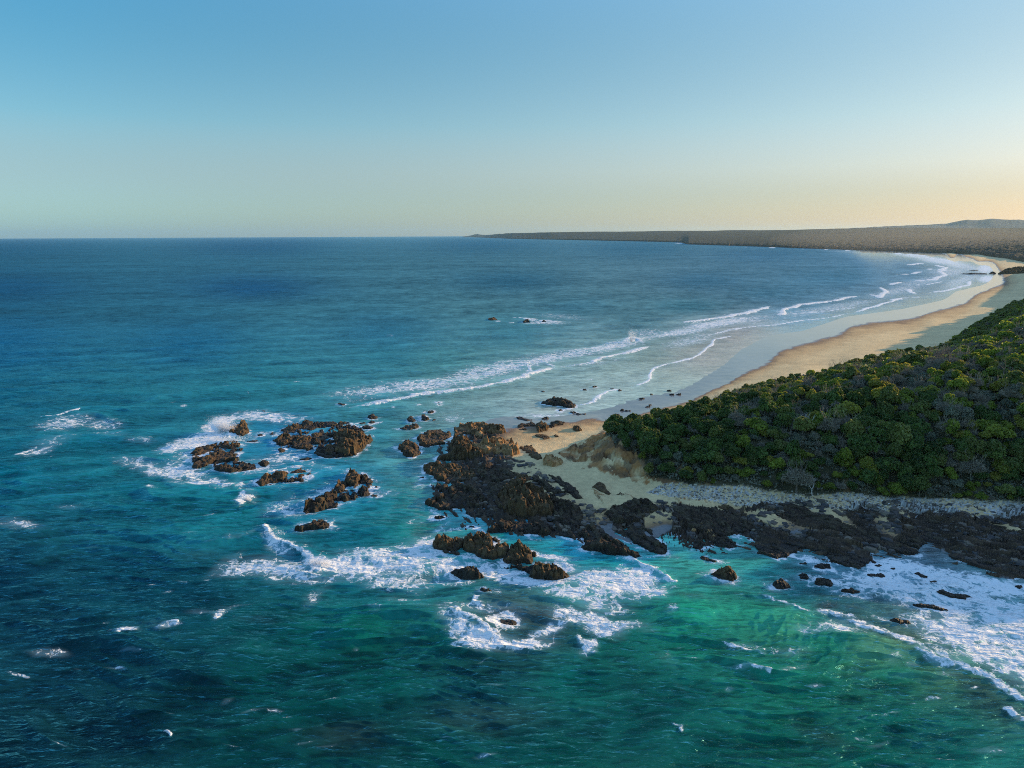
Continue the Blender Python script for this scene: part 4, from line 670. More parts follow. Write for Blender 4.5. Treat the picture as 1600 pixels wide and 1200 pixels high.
    fr = s.attr('far'); rough = s.math('ADD', s.math('ADD', s.math('MULTIPLY', foam, .45), s.ramp(dep, 0, 1.5, .10, .20)), s.math('MULTIPLY', s.math('MULTIPLY', fr, s.ramp(dep, .5, 3, 0, 1)), .32))
    # light scattered back out of the water body does not follow the ripples; the reflection does
    fr_ = s.attr('far'); nn_ = s.new('ShaderNodeNewGeometry').outputs['Normal']
    up = s.vmath('NORMALIZE', s.vmath('ADD', s.vmath('SCALE', nn_, None, .38), (0.0, 0.0, .62)))
    body = s.new('ShaderNodeBsdfDiffuse'); s.ln(base2(s, aer_c, foam), body.inputs[0]); s.ln(up, body.inputs['Normal'])
    fd = s.new('ShaderNodeBsdfDiffuse'); fd.inputs[0].default_value = (.74, .74, .70, 1); s.ln(nb2, fd.inputs['Normal'])
    gl = s.new('ShaderNodeBsdfGlossy'); s.ln(s.mix(s.ramp(dep, .4, 2.6), (.82, .93, .98), (.26, .84, 1.0)), gl.inputs[0]); s.set(gl.inputs['Roughness'], rough); s.ln(nb, gl.inputs['Normal'])
    fz = s.new('ShaderNodeFresnel'); fz.inputs['IOR'].default_value = 1.33; s.ln(nb, fz.inputs['Normal'])
    deepf = s.ramp(dep, .3, 2.5, 0, 1)
    fm = s.math('MULTIPLY', s.math('MULTIPLY', fz.outputs[0], s.math('SUBTRACT', 1.0, s.math('MULTIPLY', s.math('MULTIPLY', fr_, deepf), .62))), s.ramp(dep, 0, 1.5, 1.0, .85), clamp=True)
    m1 = s.new('ShaderNodeMixShader'); s.ln(fm, m1.inputs[0]); s.ln(body.outputs[0], m1.inputs[1]); s.ln(gl.outputs[0], m1.inputs[2])
    m2 = s.new('ShaderNodeMixShader'); s.ln(foam, m2.inputs[0]); s.ln(m1.outputs[0], m2.inputs[1]); s.ln(fd.outputs[0], m2.inputs[2])
    s.ln(m2.outputs[0], s.out.inputs[0])
    return s.m
    s.set(s.b.inputs['Specular Tint'], (.38, .88, 1.0, 1.0))
    s.set(s.b.inputs['Specular IOR Level'], s.math('SUBTRACT', s.math('SUBTRACT', .5, s.math('MULTIPLY', s.math('MULTIPLY', fr, s.ramp(dep, .5, 3, 0, 1)), .30)), s.math('MULTIPLY', foam, .15)))
    return s.m
build_water()
# ------------------------------------------------------------------ land: one sheet for beach, dunes and headland
VEG = [(960,698,7),(946,672,7.5),(975,655,8.5),(1010,650,9),(1055,628,11),(1110,618,12),(1160,612,3.4),(1190,602,3.4),(1300,583,3.6),(1400,559,3.6),(1477,546,3.6),(1503,524,3.6),(1552,494,3.6),(1602,467,3.6),(1660,442,3.6),(2100,432,3.6),(2300,800,3.5),
       (1750,792,3.3),(1600,782,3.3),(1500,777,3.3),(1400,773,3.4),(1330,768,3.6),(1262,767,3.6),(1222,764,3.8),(1190,761,3.8),(1160,758,3.6),(1130,758,3.6),(1095,758,3.6),(1040,751,3.4),(1012,747,3.4),(996,722,5.5),(988,700,7),(978,706,6.5),(968,692,7)]
CLIFF = [(876,708),(900,690),(930,662),(960,655),(1005,685),(1020,748),(965,742),(935,724),(898,724)]
def gpoly(pts):
    out = []
    for a, b, z in pts:
        x, y = P(a, b, z); g = proj(x, y, 0.0); out.append((float(g[0]), float(g[1])))
    return out
VEGG = gpoly(VEG)
PATHG = gpoly([(1142,620,14),(1156,616,14),(1155,632,13.5),(1150,652,12.5),(1143,650,12.5),(1147,634,13.5)])
CLIFFG = gpoly([(872,710,1.6),(898,690,3.5),(930,662,6),(962,652,9),(1012,684,9),(1034,752,3),(965,748,2.6),(935,730,2.2),(896,726,1.6)])
PLAT = gpoly([(a, b, .8) for a, b in [(690,690),(770,668),(800,690),(785,715),(830,730),(900,790),(960,800),(1040,790),(1130,800),(1250,792),(1330,793),(1450,796),(1600,806),(1800,830),(1800,960),(1600,900),(1330,880),(1200,850),(1040,880),(760,850),(640,780),(650,730)]])
PEB = gpoly([(a, b, 2.8) for a, b in [(1030,758),(1100,758),(1200,758),(1290,758),(1400,760),(1600,768),(1900,780),(1900,830),(1600,803),(1450,793),(1330,788),(1240,786),(1200,784),(1100,778),(1010,766)]])
# direction in which the slate beds run, from two surveyed points on the shelf
_a = P(930, 750, 1.0); _b = P(1040, 850, 1.0)
STRIKE = math.atan2(float(_b[1] - _a[1]), float(_b[0] - _a[0]))
_c = P(1240, 800, 1.0); _d = P(1600, 880, 1.0)
STRIKE2 = math.atan2(float(_d[1] - _c[1]), float(_d[0] - _c[0]))
SANDP = [gpoly([(a, b, 1.2) for a, b in q]) for q in [
 [(1163,802),(1190,802),(1230,812),(1272,827),(1255,834),(1215,826),(1180,812)], [(1255,796),(1285,798),(1315,810),(1345,826),(1330,826),(1290,813)], [(1055,784),(1085,788),(1145,800),(1120,802),(1070,794)],
 [(1005,808),(1030,800),(1052,806),(1050,822),(1020,836),(1005,828)], [(925,800),(950,806),(960,826),(985,834),(990,846),(955,842),(930,822)], [(930,778),(985,782),(1010,800),(990,812),(950,800)], [(1470,796),(1560,800),(1575,808),(1500,806)], [(1440,846),(1475,850),(1490,868),(1435,862)], [(1540,812),(1570,818),(1600,836),(1570,828)]]]
def build_land():
    rows = np.concatenate([np.arange(1010, 392, -1.15)]); cols = np.arange(560, 2350, 1.6)
    ang = PITCH + np.arctan((rows - 600) / F); Y = CAM_H / np.tan(ang)
    U = (cols - 800) / F; k = Y[:, None] * math.cos(PITCH) + CAM_H * math.sin(PITCH)
    X = U[None] * k; YY = np.repeat(Y[:, None], len(U), 1)
    nr, nc = X.shape; x = X.ravel(); y = YY.ravel()
    z = ground(x, y); gx, gy = proj(x, y, 0.0); r = np.hypot(x, y)
    n1 = fbm(x / 6, y / 6, 101, 4); n2 = fbm(x / 25, y / 25, 103, 3); n3 = fbm(x / 1.2, y / 1.2, 105, 3)
    jx = gx + n1 * 9; jy = gy + n2 * 4 * np.clip(200 / r, .2, 1); jx = gx + n2 * 6
    veg = inpoly(jx, jy, VEGG); path = inpoly(gx, gy, PATHG) ; veg &= ~path; clf = inpoly(jx, jy, CLIFFG) & ~veg; plat = inpoly(jx + n3 * 4, jy + n3 * 3, PLAT) & ~veg; peb = inpoly(jx, jy, PEB) & ~veg & (z < 4.1); veg |= inpoly(jx, jy, PEB) & (z >= 4.1)
    # broken relief of the eroded cliff and the bank foot
    f1, f2, c1, c2, c3, dx, dy = cells(x / 2.2 + n3 * .3, y / 3.4 + z * .25, 9)
    rough = (clf * 1.0 + (veg & (z < 8)) * .2)
    g1 = cells(x / .8 + n3 * .3, y / 1.1, 19)
    z = z + rough * ((c1 - .5) * 1.3 + (c2 - .5) * dx * 1.2 - sst(.12, 0, f2 - f1) * .5 + (g1[2] - .5) * .55 + (g1[3] - .5) * g1[5] * .6 + n3 * .25) + peb * (cells(x / .7, y / .7, 15)[2] - .5) * .10 * sst(400, 250, r)
    sw = sst(1000, 1120, gx); st_ = STRIKE * (1 - sw) + STRIKE2 * sw; ca_, sa_ = np.cos(st_), np.sin(st_); A_, B_ = x * ca_ + y * sa_, -x * sa_ + y * ca_
    q1 = cells(A_ / 4.2 + .2 * n3, B_ / .85 + .3 * n1, 211); q2 = cells(A_ / .8, B_ / .4, 217)
    sandp = np.zeros(len(x), bool)
    for sp_ in SANDP: sandp |= inpoly(jx, jy + n3 * 1.5, sp_)
    rk = plat * sst(-.15, .25, n2 + .6 * n1 + sst(1.3, .3, z) * .9) * ~sandp; z = z + sandp * .25
    rk = rk * (.25 + .75 * sst(-.7, .5, z)); z = z + rk * ((q1[2] - .42) * 1.35 + (q1[3] - .5) * q1[5] * 1.5 + (q1[4] - .5) * q1[6] * 1.3 + (q2[2] - .5) * .45)
    z = z + np.where(~veg & ~peb & ~clf & (z > .5), (n3 * .05 + n1 * .12) * sst(400, 150, r), 0)
    _z2 = z.reshape(nr, nc); _gy = np.abs(np.gradient(_z2, axis=0) / np.gradient(YY, axis=0)); _gx = np.abs(np.gradient(_z2, axis=1) / (np.gradient(X, axis=1) + 1e-9))
    steep = np.hypot(_gx, _gy).ravel()
    clf = clf | ((steep > .40 + .25 * n1) & ~veg & ~peb & ~plat & (z > 1.9) & (gx > 880) & (gx < 1110))
    dry = np.array(srgb(204, 174, 122)); mid = np.array(srgb(184, 150, 100)); wet = np.array(srgb(128, 98, 68)); mirror = np.array(srgb(118, 116, 112))
    def mixc(a, b, t): return a * (1 - t)[:, None] + b * t[:, None]
    one = np.ones(len(x))
    zz = z + n1 * .10 + n2 * .12
    col = mixc(np.outer(one, wet), np.outer(one, mid), sst(.7, 1.1, zz)); col = mixc(col, np.outer(one, dry), sst(1.0, 1.7, zz))
    mir = sst(.78, .62, z + n1 * .07 + n2 * .05); col = mixc(col, np.outer(one, mirror), mir)
    col *= (1 + .10 * n1 + .10 * n3 * sst(400, 150, r) + .12 * n2)[:, None]
    gravel = np.array(srgb(150, 138, 118))
    rcol = mixc(np.outer(one, srgb(40, 30, 21)), np.outer(one, srgb(88, 68, 44)), np.clip(.5 * q1[3] + .5 * q2[3], 0, 1) ** 1.5)
    rkb = (rk > .2); col = np.where(plat[:, None], col * np.array([.93, .92, .9]), col); col = np.where(rkb[:, None], rcol, col)
    pc = cells(x / .27, y / .27, 33); pcl = pc[2] ** 2
    pebc = np.outer(.28 + .30 * pcl, [1.0, .92, .78]); col = np.where((peb & (pc[3] < .48 + .7 * n1 + .5 * n2))[:, None], pebc, col)
    clc = mixc(np.outer(one, srgb(158, 108, 58)), np.outer(one, srgb(214, 182, 128)), sst(.55, 1.1, c3 + .5 * n1)); clc = mixc(clc, np.outer(one, srgb(90, 70, 48)), sst(.55, .9, c2 - .3 * n1) * .7)
    col = np.where(clf[:, None], clc, col)
    # bare tan foot of the bank below the bushes
    foot = veg & (z < 6.5) & (gx > 940) & (gx < 1330)
    vc = mixc(np.outer(one, srgb(62, 58, 36)), np.outer(one, srgb(88, 78, 52)), sst(-.4, .5, n1))
    col = np.where(veg[:, None], vc, col); col = np.where((foot & (n2 + n1 * .6 > -.1))[:, None], mixc(np.outer(one, srgb(120, 84, 52)), np.outer(one, srgb(158, 130, 92)), c3), col)
    gl = mir * (~plat) * (~peb) * (~clf)
    verts = np.stack([x, y, z], -1); f = grid_faces(nr, nc)
    fm = z[f].max(1) > -1.2
    verts, f, col, gl, veg2 = keep(verts, f, fm, col, gl, veg.astype(float))
    s = NT('coast_ground'); p = s.pos(); c = s.attr('gcol', 'Color'); g = s.attr('gloss')
    n = s.noise(p, 1.2, 6, .65); nn = s.noise(p, .18, 4, .6)
    v = s.math('ADD', s.ramp(n, .3, .7, .88, 1.12), s.ramp(nn, .3, .7, -.08, .08))
    cc = s.new('ShaderNodeCombineColor'); [s.ln(v, cc.inputs[i]) for i in range(3)]
    # wind ripples and foot-worn texture on dry sand
    b = s.math('ADD', s.noise(p, 2.5, 4, .6), s.math('MULTIPLY', s.noise(s.vmath('MULTIPLY', p, (.5, 1.6, 1)), 1.1, 3, .5), .7))
    bs = s.math('MULTIPLY', s.math('SUBTRACT', 1.0, g), .7)
    s.p(Base_Color=s.mix(1.0, c, cc.outputs[0], 'MULTIPLY'), Roughness=s.ramp(g, 0, 1, .9, .11, False), Normal=s.bump(b, bs, .25), IOR=1.4)
    me = mesh_np('beach', verts, f, s.m, True); attr(me, 'gcol', col, 'FLOAT_COLOR'); attr(me, 'gloss', gl)
    tag(obj('beach_ground', me), 'curving sandy beach, cove sand and vegetated headland ground', 'ground', None, 'structure')
build_land()

# ------------------------------------------------------------------ far shore
def far_profile(px):
    return np.interp(px, [722, 735, 742, 746, 752, 760, 775, 800, 860, 950, 1000, 1080, 1100, 1200, 1280, 1350, 1400, 1480, 1600, 1900, 2400],
                     [369.6, 367.6, 365.9, 365.2, 366.4, 366.8, 365.4, 363.6, 362.0, 361.0, 360.4, 359.4, 359.8, 358.4, 357.0, 355.6, 355, 355.2, 356, 352, 350])
def build_far():
    ca = np.arange(722, 2400, 0.9)
    base = np.interp(ca, [722, 735, 760, 800, 850, 950, 1056, 1066, 1076, 1150, 1200, 1250, 1330, 1400, 1440, 1480, 1530, 1560, 1600, 1650, 1700, 1800, 2400],
                     [370.6, 370.6, 371.4, 373.2, 374.2, 376.2, 378.6, 379.4, 382.0, 384.2, 386, 388, 390.6, 393.0, 394.6, 396.0, 399.6, 404.4, 413, 422, 436, 450, 470])
    base = base + np.clip((base - 373) / 14, .06, 1) * (.35 * vn(ca / 9, ca * 0, 3) + .2 * vn(ca / 3, ca * 0, 4))
    x0, y0 = P(ca, base, 0.0); r0 = np.hypot(x0, y0)
    R1 = np.maximum(r0 * 1.22, np.interp(ca, [722, 900, 1100, 1300, 1600, 2400], [11500, 11000, 9500, 9000, 8000, 8000]))
    d = np.stack([(ca - 800) / F, -(far_profile(ca) - 600) / F, -np.ones_like(ca)], -1) @ RM.T
    z1 = CAM_H + d[:, 2] / np.hypot(d[:, 0], d[:, 1]) * R1
    az = np.arctan2(x0, y0)
    T_ = np.concatenate([np.linspace(0, .03, 14)[:-1], np.linspace(.03, 1, 420) ** 1.0, np.array([1.04, 1.12, 1.3])])
    lr = np.log(r0)[None] * (1 - T_[:, None]) + np.log(np.maximum(R1, r0 * 1.15))[None] * T_[:, None]
    r = np.exp(lr)
    x = r * np.sin(az)[None]; y = r * np.cos(az)[None]
    e = sst(0, .012, T_)[:, None]
    s = np.clip((r - r0[None]) / (R1 - r0)[None], 0, 2)
    zb = np.minimum(9, z1[None] * .3) + (z1[None] - 16).clip(2) * np.minimum(s, 1) ** 1.12
    px = ca[None].repeat(len(T_), 0)
    farf = sst(2600, 5500, r); bush = (fbm(x / 16, y / 16, 201, 3) * 3.4 + np.abs(fbm(x / 45, y / 45, 205, 2)) * 5) * (1 - .9 * farf) + fbm(x / 600, y / 900, 209, 3) * 9 * sst(0, .3, s)
    z = -2 + e * (zb + 2) + bush * e * sst(4500, 2500, r) + (bush * .6) * e * (1 - sst(4500, 2500, r)) - sst(1.0, 1.3, T_)[:, None] * 60
    nearcliff = np.where(px < 1075, .5, 1.0)
    z = np.where(s < .02, z * nearcliff, z)
    n = fbm(x / 22, y / 22, 221, 3) * (1 - .8 * farf); n2 = fbm(x / 300, y / 500, 225, 3)
    col = np.zeros(x.shape + (3,)); a = np.array(srgb(36, 44, 36)); b = np.array(srgb(68, 68, 54)); c = np.array(srgb(52, 56, 50))
    t = sst(-.5, .6, n)[..., None]; col = a * (1 - t) + b * t; t2 = sst(-.3, .5, n2)[..., None]; col = col * (1 - .5 * t2) + c * .5 * t2
    clf = (sst(.012, .004, s) * (px > 1060))[..., None]; col = col * (1 - clf * .5) + np.array(srgb(110, 84, 62)) * clf * .5
    m = NT('far_forest'); cc = m.attr('gcol', 'Color'); p = m.pos(); nz = m.noise(p, .035, 4, .55); v = m.ramp(nz, .3, .7, .75, 1.25)
    q = m.new('ShaderNodeCombineColor'); [m.ln(v, q.inputs[i]) for i in range(3)]
    m.p(Base_Color=m.mix(1.0, cc, q.outputs[0], 'MULTIPLY'), Roughness=.95, Normal=m.bump(nz, .3, 3.0)); m.set(m.b.inputs['Specular IOR Level'], .1)
    verts = np.stack([x.ravel(), y.ravel(), z.ravel()], -1); f = grid_faces(*x.shape)
    jump = np.abs(np.diff(base)) > 99
    fm = ~np.tile(jump, x.shape[0] - 1)
    me = mesh_np('forest', verts, f[fm], m.m, True); attr(me, 'gcol', col.reshape(-1, 3), 'FLOAT_COLOR')
    tag(obj('distant_forest', me), 'dark scrubby forest covering the far shore of the bay', 'forest', None, 'stuff')
    # blue hills on the skyline behind the forest
    cb = np.arange(1300, 2400, 2.0)
    top = np.interp(cb, [1300, 1350, 1400, 1450, 1480, 1500, 1512, 1528, 1540, 1552, 1570, 1600, 1640, 1700, 1800, 2400], [358, 355.4, 352.8, 351, 349, 345, 343.2, 344, 342.6, 341.6, 343, 344.2, 343, 346, 345, 348]) + .5 * vn(cb / 14, cb * 0, 9) + .2 * vn(cb / 5, cb * 0, 10)
    V = []; rr = np.array([13500, 14200, 14900, 15400, 15800, 16100, 16400, 17200, 18500.]); hh = np.array([-.1, .15, .42, .62, .8, .92, 1, .8, .2])
    for R, h in zip(rr, hh):
        d = np.stack([(cb - 800) / F, -(top - 600) / F, -np.ones_like(cb)], -1) @ RM.T; hd = np.hypot(d[:, 0], d[:, 1])
        zt = CAM_H + d[:, 2] / hd * 16400; X = d[:, 0] / hd * R; Y = d[:, 1] / hd * R
        V.append(np.stack([X, Y, zt * h * (1 + .12 * vn(X / 500, Y / 500, 7) * (h < .95))], -1))
    m2 = NT('skyline_hills'); nz = m2.noise(m2.pos(), .004, 6, .6); m2.p(Base_Color=m2.mix(nz, srgb(58, 60, 64), srgb(86, 82, 80)), Roughness=.95); m2.set(m2.b.inputs['Specular IOR Level'], .1)
    me = mesh_np('hills', np.concatenate(V), grid_faces(len(rr), len(cb)), m2.m, True)
    tag(obj('skyline_hills', me), 'low blue hills on the skyline behind the forest', 'hills', None, 'structure')
build_far()

# ------------------------------------------------------------------ rocks
def rock_mat():
    s = NT('shore_rock'); p = s.pos(); z = s.new('ShaderNodeSeparateXYZ'); s.ln(p, z.inputs[0]); hz = z.outputs[2]
    tone = s.attr('tone'); cr = s.attr('cellr')
    n = s.noise(p, .9, 6, .65); n2 = s.noise(p, 4.5, 5, .7); n3 = s.noise(p, .25, 3, .5)
    dark = s.mix(s.ramp(n, .3, .7), srgb(38, 29, 22), srgb(64, 50, 36))
    brown = s.mix(s.ramp(n, .3, .7), srgb(58, 43, 28), srgb(104, 78, 47))
    tan = s.mix(s.ramp(n, .3, .7), srgb(158, 108, 60), srgb(206, 164, 112))
    c = s.mix(s.ramp(s.math('ADD', tone, s.math('MULTIPLY', s.math('SUBTRACT', n3, .5), .9)), .1, 1.0), dark, brown)
    c = s.mix(s.ramp(s.math('ADD', tone, s.math('MULTIPLY', s.math('SUBTRACT', n3, .5), 1.2)), 1.1, 1.9), c, tan)
    c = s.mix(s.math('MULTIPLY', s.ramp(cr, .2, 1.0), .45), c, s.mix(n2, srgb(120, 100, 76), srgb(80, 78, 48)))
    v = s.ramp(n2, .25, .75, .62, 1.35); q = s.new('ShaderNodeCombineColor'); [s.ln(v, q.inputs[i]) for i in range(3)]
    c = s.mix(1.0, c, q.outputs[0], 'MULTIPLY')
    wet = s.ramp(s.math('ADD', hz, s.math('MULTIPLY', s.math('SUBTRACT', n, .5), 1.4)), .25, 1.1, 1, 0)
    c = s.mix(s.math('MULTIPLY', wet, .55), c, srgb(22, 20, 18))
    s.p(Base_Color=c, Roughness=s.ramp(wet, 0, 1, .85, .5, False), Normal=s.bump(s.math('ADD', n2, s.math('MULTIPLY', n, .8)), .8, .35))
    s.set(s.b.inputs['Specular IOR Level'], .22)
    return s.m
ROCKM = rock_mat()
def make_rock(name, poly, h, tone, seed, g=0.0, res=0.2, strike=None, sink=1.0, flat=1.0, awash=False):
    xs = np.array([p[0] for p in poly]); ys = np.array([p[1] for p in poly])
    big = max(np.ptp(xs), np.ptp(ys)); res = max(res, big / 420)
    gx = np.arange(xs.min() - 1, xs.max() + 1, res); gy = np.arange(ys.min() - 1, ys.max() + 1, res)
    X, Y = np.meshgrid(gx, gy)
    st = STRIKE if strike is None else strike
    c, s_ = math.cos(st), math.sin(st); A = X * c + Y * s_; B = -X * s_ + Y * c
    sc = np.clip(big / 10, .35, 1.4)
    wob = min(1.0, .25 + big * .05)
    WX = X + wob * (.8 * fbm(X / 2.0, Y / 2.0, seed, 3)) + .12 * fbm(X / .5, Y / .5, seed + 3, 2); WY = Y + wob * (.8 * fbm(X / 2.0, Y / 2.0, seed + 50, 3))
    d, sd, t = segdist(WX, WY, poly, True); ins = inpoly(WX, WY, poly); d = np.where(ins, d, -d) + min(.45, .12 + big * .03)
    inr = max(d.max(), .25); u = np.clip(d / inr, 0, 1)
    # blocks along the bedding
    k1 = cells(A / (2.6 * sc) + .15 * fbm(X, Y, 7, 2), B / (1.1 * sc), seed + 11); k2 = cells(A / (.95 * sc), B / (.5 * sc), seed + 23); k3 = cells(A / .45, B / .3, seed + 31)
    rel = .60 + .80 * (k1[2] - .5) + .75 * (k1[3] - .5) * k1[5] + .55 * (k1[4] - .5) * k1[6] + .45 * (k2[2] - .5) + .6 * (k2[3] - .5) * k2[5] + .5 * (k2[4] - .5) * k2[6]
    rel = rel + .10 * (k3[2] - .5) + .12 * fbm(X / .7, Y / .7, seed + 5, 3)
    rel = np.clip(rel, .08, 1.2); rel -= sst(.14, 0, k1[1] - k1[0]) * .30 + sst(.12, 0, k2[1] - k2[0]) * .14
    base = u ** .22 * (.66 + .45 * fbm(X / (big * .3 + 1), Y / (big * .3 + 1), seed + 9, 2))
    edge = sst(-.05, min(.9, inr * .6), d)
    H = h * (base * (.45 + .75 * rel)) * flat
    H = np.maximum(H, h * .10 * rel + .02)
    if awash: H = (h * 2.4) * (rel - .52)
    gz = np.maximum(ground(X, Y), 0) if g > .05 else 0
    Z = gz - sink + edge * (H + sink)
    V = np.stack([X.ravel(), Y.ravel(), Z.ravel()], -1)
    # overhang and breakage: push the faces sideways a little
    V[:, 0] += .22 * res / .2 * fbm(Z.ravel() / .5 + A.ravel() / 1.2, B.ravel() / .8, seed + 41, 2); V[:, 1] += .22 * res / .2 * fbm(Z.ravel() / .5 + B.ravel() / 1.2, A.ravel() / .8, seed + 43, 2)
    f = grid_faces(*X.shape); dm = d.ravel()[f].max(1) > -.25
    if not dm.any(): return None
    V, f, cr = keep(V, f, dm, k2[2].ravel() * .6 + k1[3].ravel() * .4)
    ox, oy = float(V[:, 0].mean()), float(V[:, 1].mean()); V[:, 0] -= ox; V[:, 1] -= oy
    me = mesh_np(name, V, f, ROCKM, False); attr(me, 'tone', np.full(len(V), float(tone))); attr(me, 'cellr', cr)
    return obj(name, me, None, (ox, oy, 0))
def build_rocks():
    for i, (poly, h, tone, lab, g) in enumerate(ROCKW):
        fl = 'ledge' in lab or 'shelf' in lab or 'slab' in lab or 'rib' in lab
        st = STRIKE2 if (i >= len(ROCKW) - 24) else STRIKE
        nm = 'boulder' if 'boulder' in lab else 'stone' if 'stone' in lab else 'rock_ledge' if ('ledge' in lab or 'shelf' in lab) else 'rock_slab' if ('slab' in lab or 'rib' in lab) else 'sea_rock'
        o = make_rock(nm, poly, h, tone, 300 + i * 13, g, strike=st, awash='low wet ledge' in lab)
        if o: tag(o, lab, nm.replace('_', ' ').replace('sea rock', 'rock'))
    for i, (pts, h, lab) in enumerate(FAR_ROCKS):
        q = unproj_poly(pts, h, 0)
        o = make_rock('sea_rock', q, h, 1 if i in (0, 6) else 0, 3000 + i * 7, 0, .5)
        if o: tag(o, lab, 'rock')
    stone = None
    for i, (a, b) in enumerate(STONES):
        x, y = P(a, b, .1); rr = .5 + .5 * ((i * 37) % 10) / 10
        th = [k * math.pi / 4 for k in range(8)]
        q = [(float(x) + rr * 1.5 * math.cos(t), float(y) + rr * math.sin(t)) for t in th]
        o = make_rock('stone', q, .6, 0, 5000 + i * 7, .1, .12)
        if o: tag(o, 'small dark stone scattered on the wet sand and shallows', 'stone', 'small dark stones on the wet sand')
build_rocks()

# pebbles and cobbles of the bank, and rubble between the ledges: nobody could count them
def scatter_stones(name, polyg, n, smin, smax, cols, label, seed, zlim=(.25, 9), cond=None):
    rng = np.random.RandomState(seed)
    xs = [p[0] for p in polyg]; ys = [p[1] for p in polyg]
    gx = rng.uniform(min(xs), min(max(xs), 1800), n * 3); gy = rng.uniform(min(ys), max(ys), n * 3)
    m = inpoly(gx, gy, polyg) & ~inpoly(gx, gy, VEGG)
    gx, gy = gx[m][:n], gy[m][:n]; x, y = P(gx, gy, 0.0); z = ground(x, y); m = (z > zlim[0]) & (z < zlim[1]); x, y, z = x[m], y[m], z[m]
    if cond is not None: m = cond(x, y); x, y, z = x[m], y[m], z[m]
    base = np.array([(-1,-1,-.5),(1,-1,-.5),(1,1,-.5),(-1,1,-.5),(-.7,-.6,.55),(.75,-.7,.45),(.6,.7,.6),(-.65,.75,.5)], float); F8 = np.array([(0,1,5,4),(1,2,6,5),(2,3,7,6),(3,0,4,7),(4,5,6,7)])
    k = len(x); s = smin + (smax - smin) * rng.rand(k) ** 3
    an = rng.rand(k) * 6.28; jit = 1 + .35 * rng.uniform(-1, 1, (k, 8, 3))
    b = base[None] * jit * np.stack([s * rng.uniform(.8, 1.6, k), s, s * rng.uniform(.5, .9, k)], -1)[:, None]
    c, d = np.cos(an)[:, None], np.sin(an)[:, None]
    V = np.stack([b[..., 0] * c - b[..., 1] * d + x[:, None], b[..., 0] * d + b[..., 1] * c + y[:, None], b[..., 2] + z[:, None] + .1 * s[:, None]], -1)
    f = (F8[None] + (np.arange(k) * 8)[:, None, None]).reshape(-1, 4)
    ci = rng.randint(0, len(cols), k); col = np.array([srgb(*cc) for cc in cols])[ci] * rng.uniform(.7, 1.25, (k, 1)); col = np.repeat(col, 8, 0)
    m = NT(name); m.p(Base_Color=m.attr('gcol', 'Color'), Roughness=.8)
    me = mesh_np(name, V.reshape(-1, 3), f, m.m, False); attr(me, 'gcol', col, 'FLOAT_COLOR')
    tag(obj(name, me), label, 'pebbles', None, 'stuff')
scatter_stones('pebbles', PEB, 9000, .05, .26, [(176,162,138),(152,140,120),(192,178,152),(122,108,90),(142,118,90),(92,82,68)], 'grey and white pebble bank below the bushes', 8)
scatter_stones('rubble', PLAT, 9000, .12, .9, [(66,58,50),(84,72,58),(54,50,46),(104,90,70)], 'dark broken rubble lying between the rock ledges', 9, (.15, 9), lambda x, y: (fbm(x / 7, y / 7, 66, 2) > -.15) & (proj(x, y, 0.0)[1] > 700))
# ------------------------------------------------------------------ trees and bushes of the headland
def leaf_mat(name, c1, c2, c3, trans=.30):
    s = NT(name); t = s.attr('tint'); oi = s.new('ShaderNodeObjectInfo').outputs['Random']
    c = s.mix(t, c1, c2); c = s.mix(s.ramp(oi, .45, 1.0, 0, .85), c, c3)
    v = s.math('MULTIPLY_ADD', s.math('FRACT', s.math('MULTIPLY', oi, 7.31)), .45, .78); q = s.new('ShaderNodeCombineColor'); [s.ln(v, q.inputs[i]) for i in range(3)]
    c = s.mix(1.0, c, q.outputs[0], 'MULTIPLY')
    s.p(Base_Color=c, Roughness=.6); s.set(s.b.inputs['Specular IOR Level'], .25)
    tr = s.new('ShaderNodeBsdfTranslucent'); s.ln(s.mix(1.0, c, (1.3, 1.35, .7), 'MULTIPLY'), tr.inputs[0])
    mx = s.new('ShaderNodeMixShader'); mx.inputs[0].default_value = trans; s.ln(s.b.outputs[0], mx.inputs[1]); s.ln(tr.outputs[0], mx.inputs[2]); s.ln(mx.outputs[0], s.out.inputs[0])
    return s.m
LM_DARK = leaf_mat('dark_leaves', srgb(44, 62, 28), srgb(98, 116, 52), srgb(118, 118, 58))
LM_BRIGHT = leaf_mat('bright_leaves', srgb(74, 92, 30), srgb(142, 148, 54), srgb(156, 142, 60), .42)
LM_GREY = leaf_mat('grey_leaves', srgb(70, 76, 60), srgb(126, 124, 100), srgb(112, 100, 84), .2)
s_ = NT('bark'); s_.p(Base_Color=s_.mix(s_.noise(s_.pos(), 3, 4), srgb(84, 70, 58), srgb(126, 112, 98)), Roughness=.9); BARK = s_.m
s_ = NT('dead_wood'); s_.p(Base_Color=s_.mix(s_.noise(s_.pos(), 3, 4), srgb(176, 168, 156), srgb(214, 208, 198)), Roughness=.8); DEADW = s_.m
s_ = NT('twigs'); s_.p(Base_Color=s_.mix(s_.attr('tint'), srgb(96, 86, 70), srgb(152, 138, 114)), Roughness=.9); TWIG = s_.m

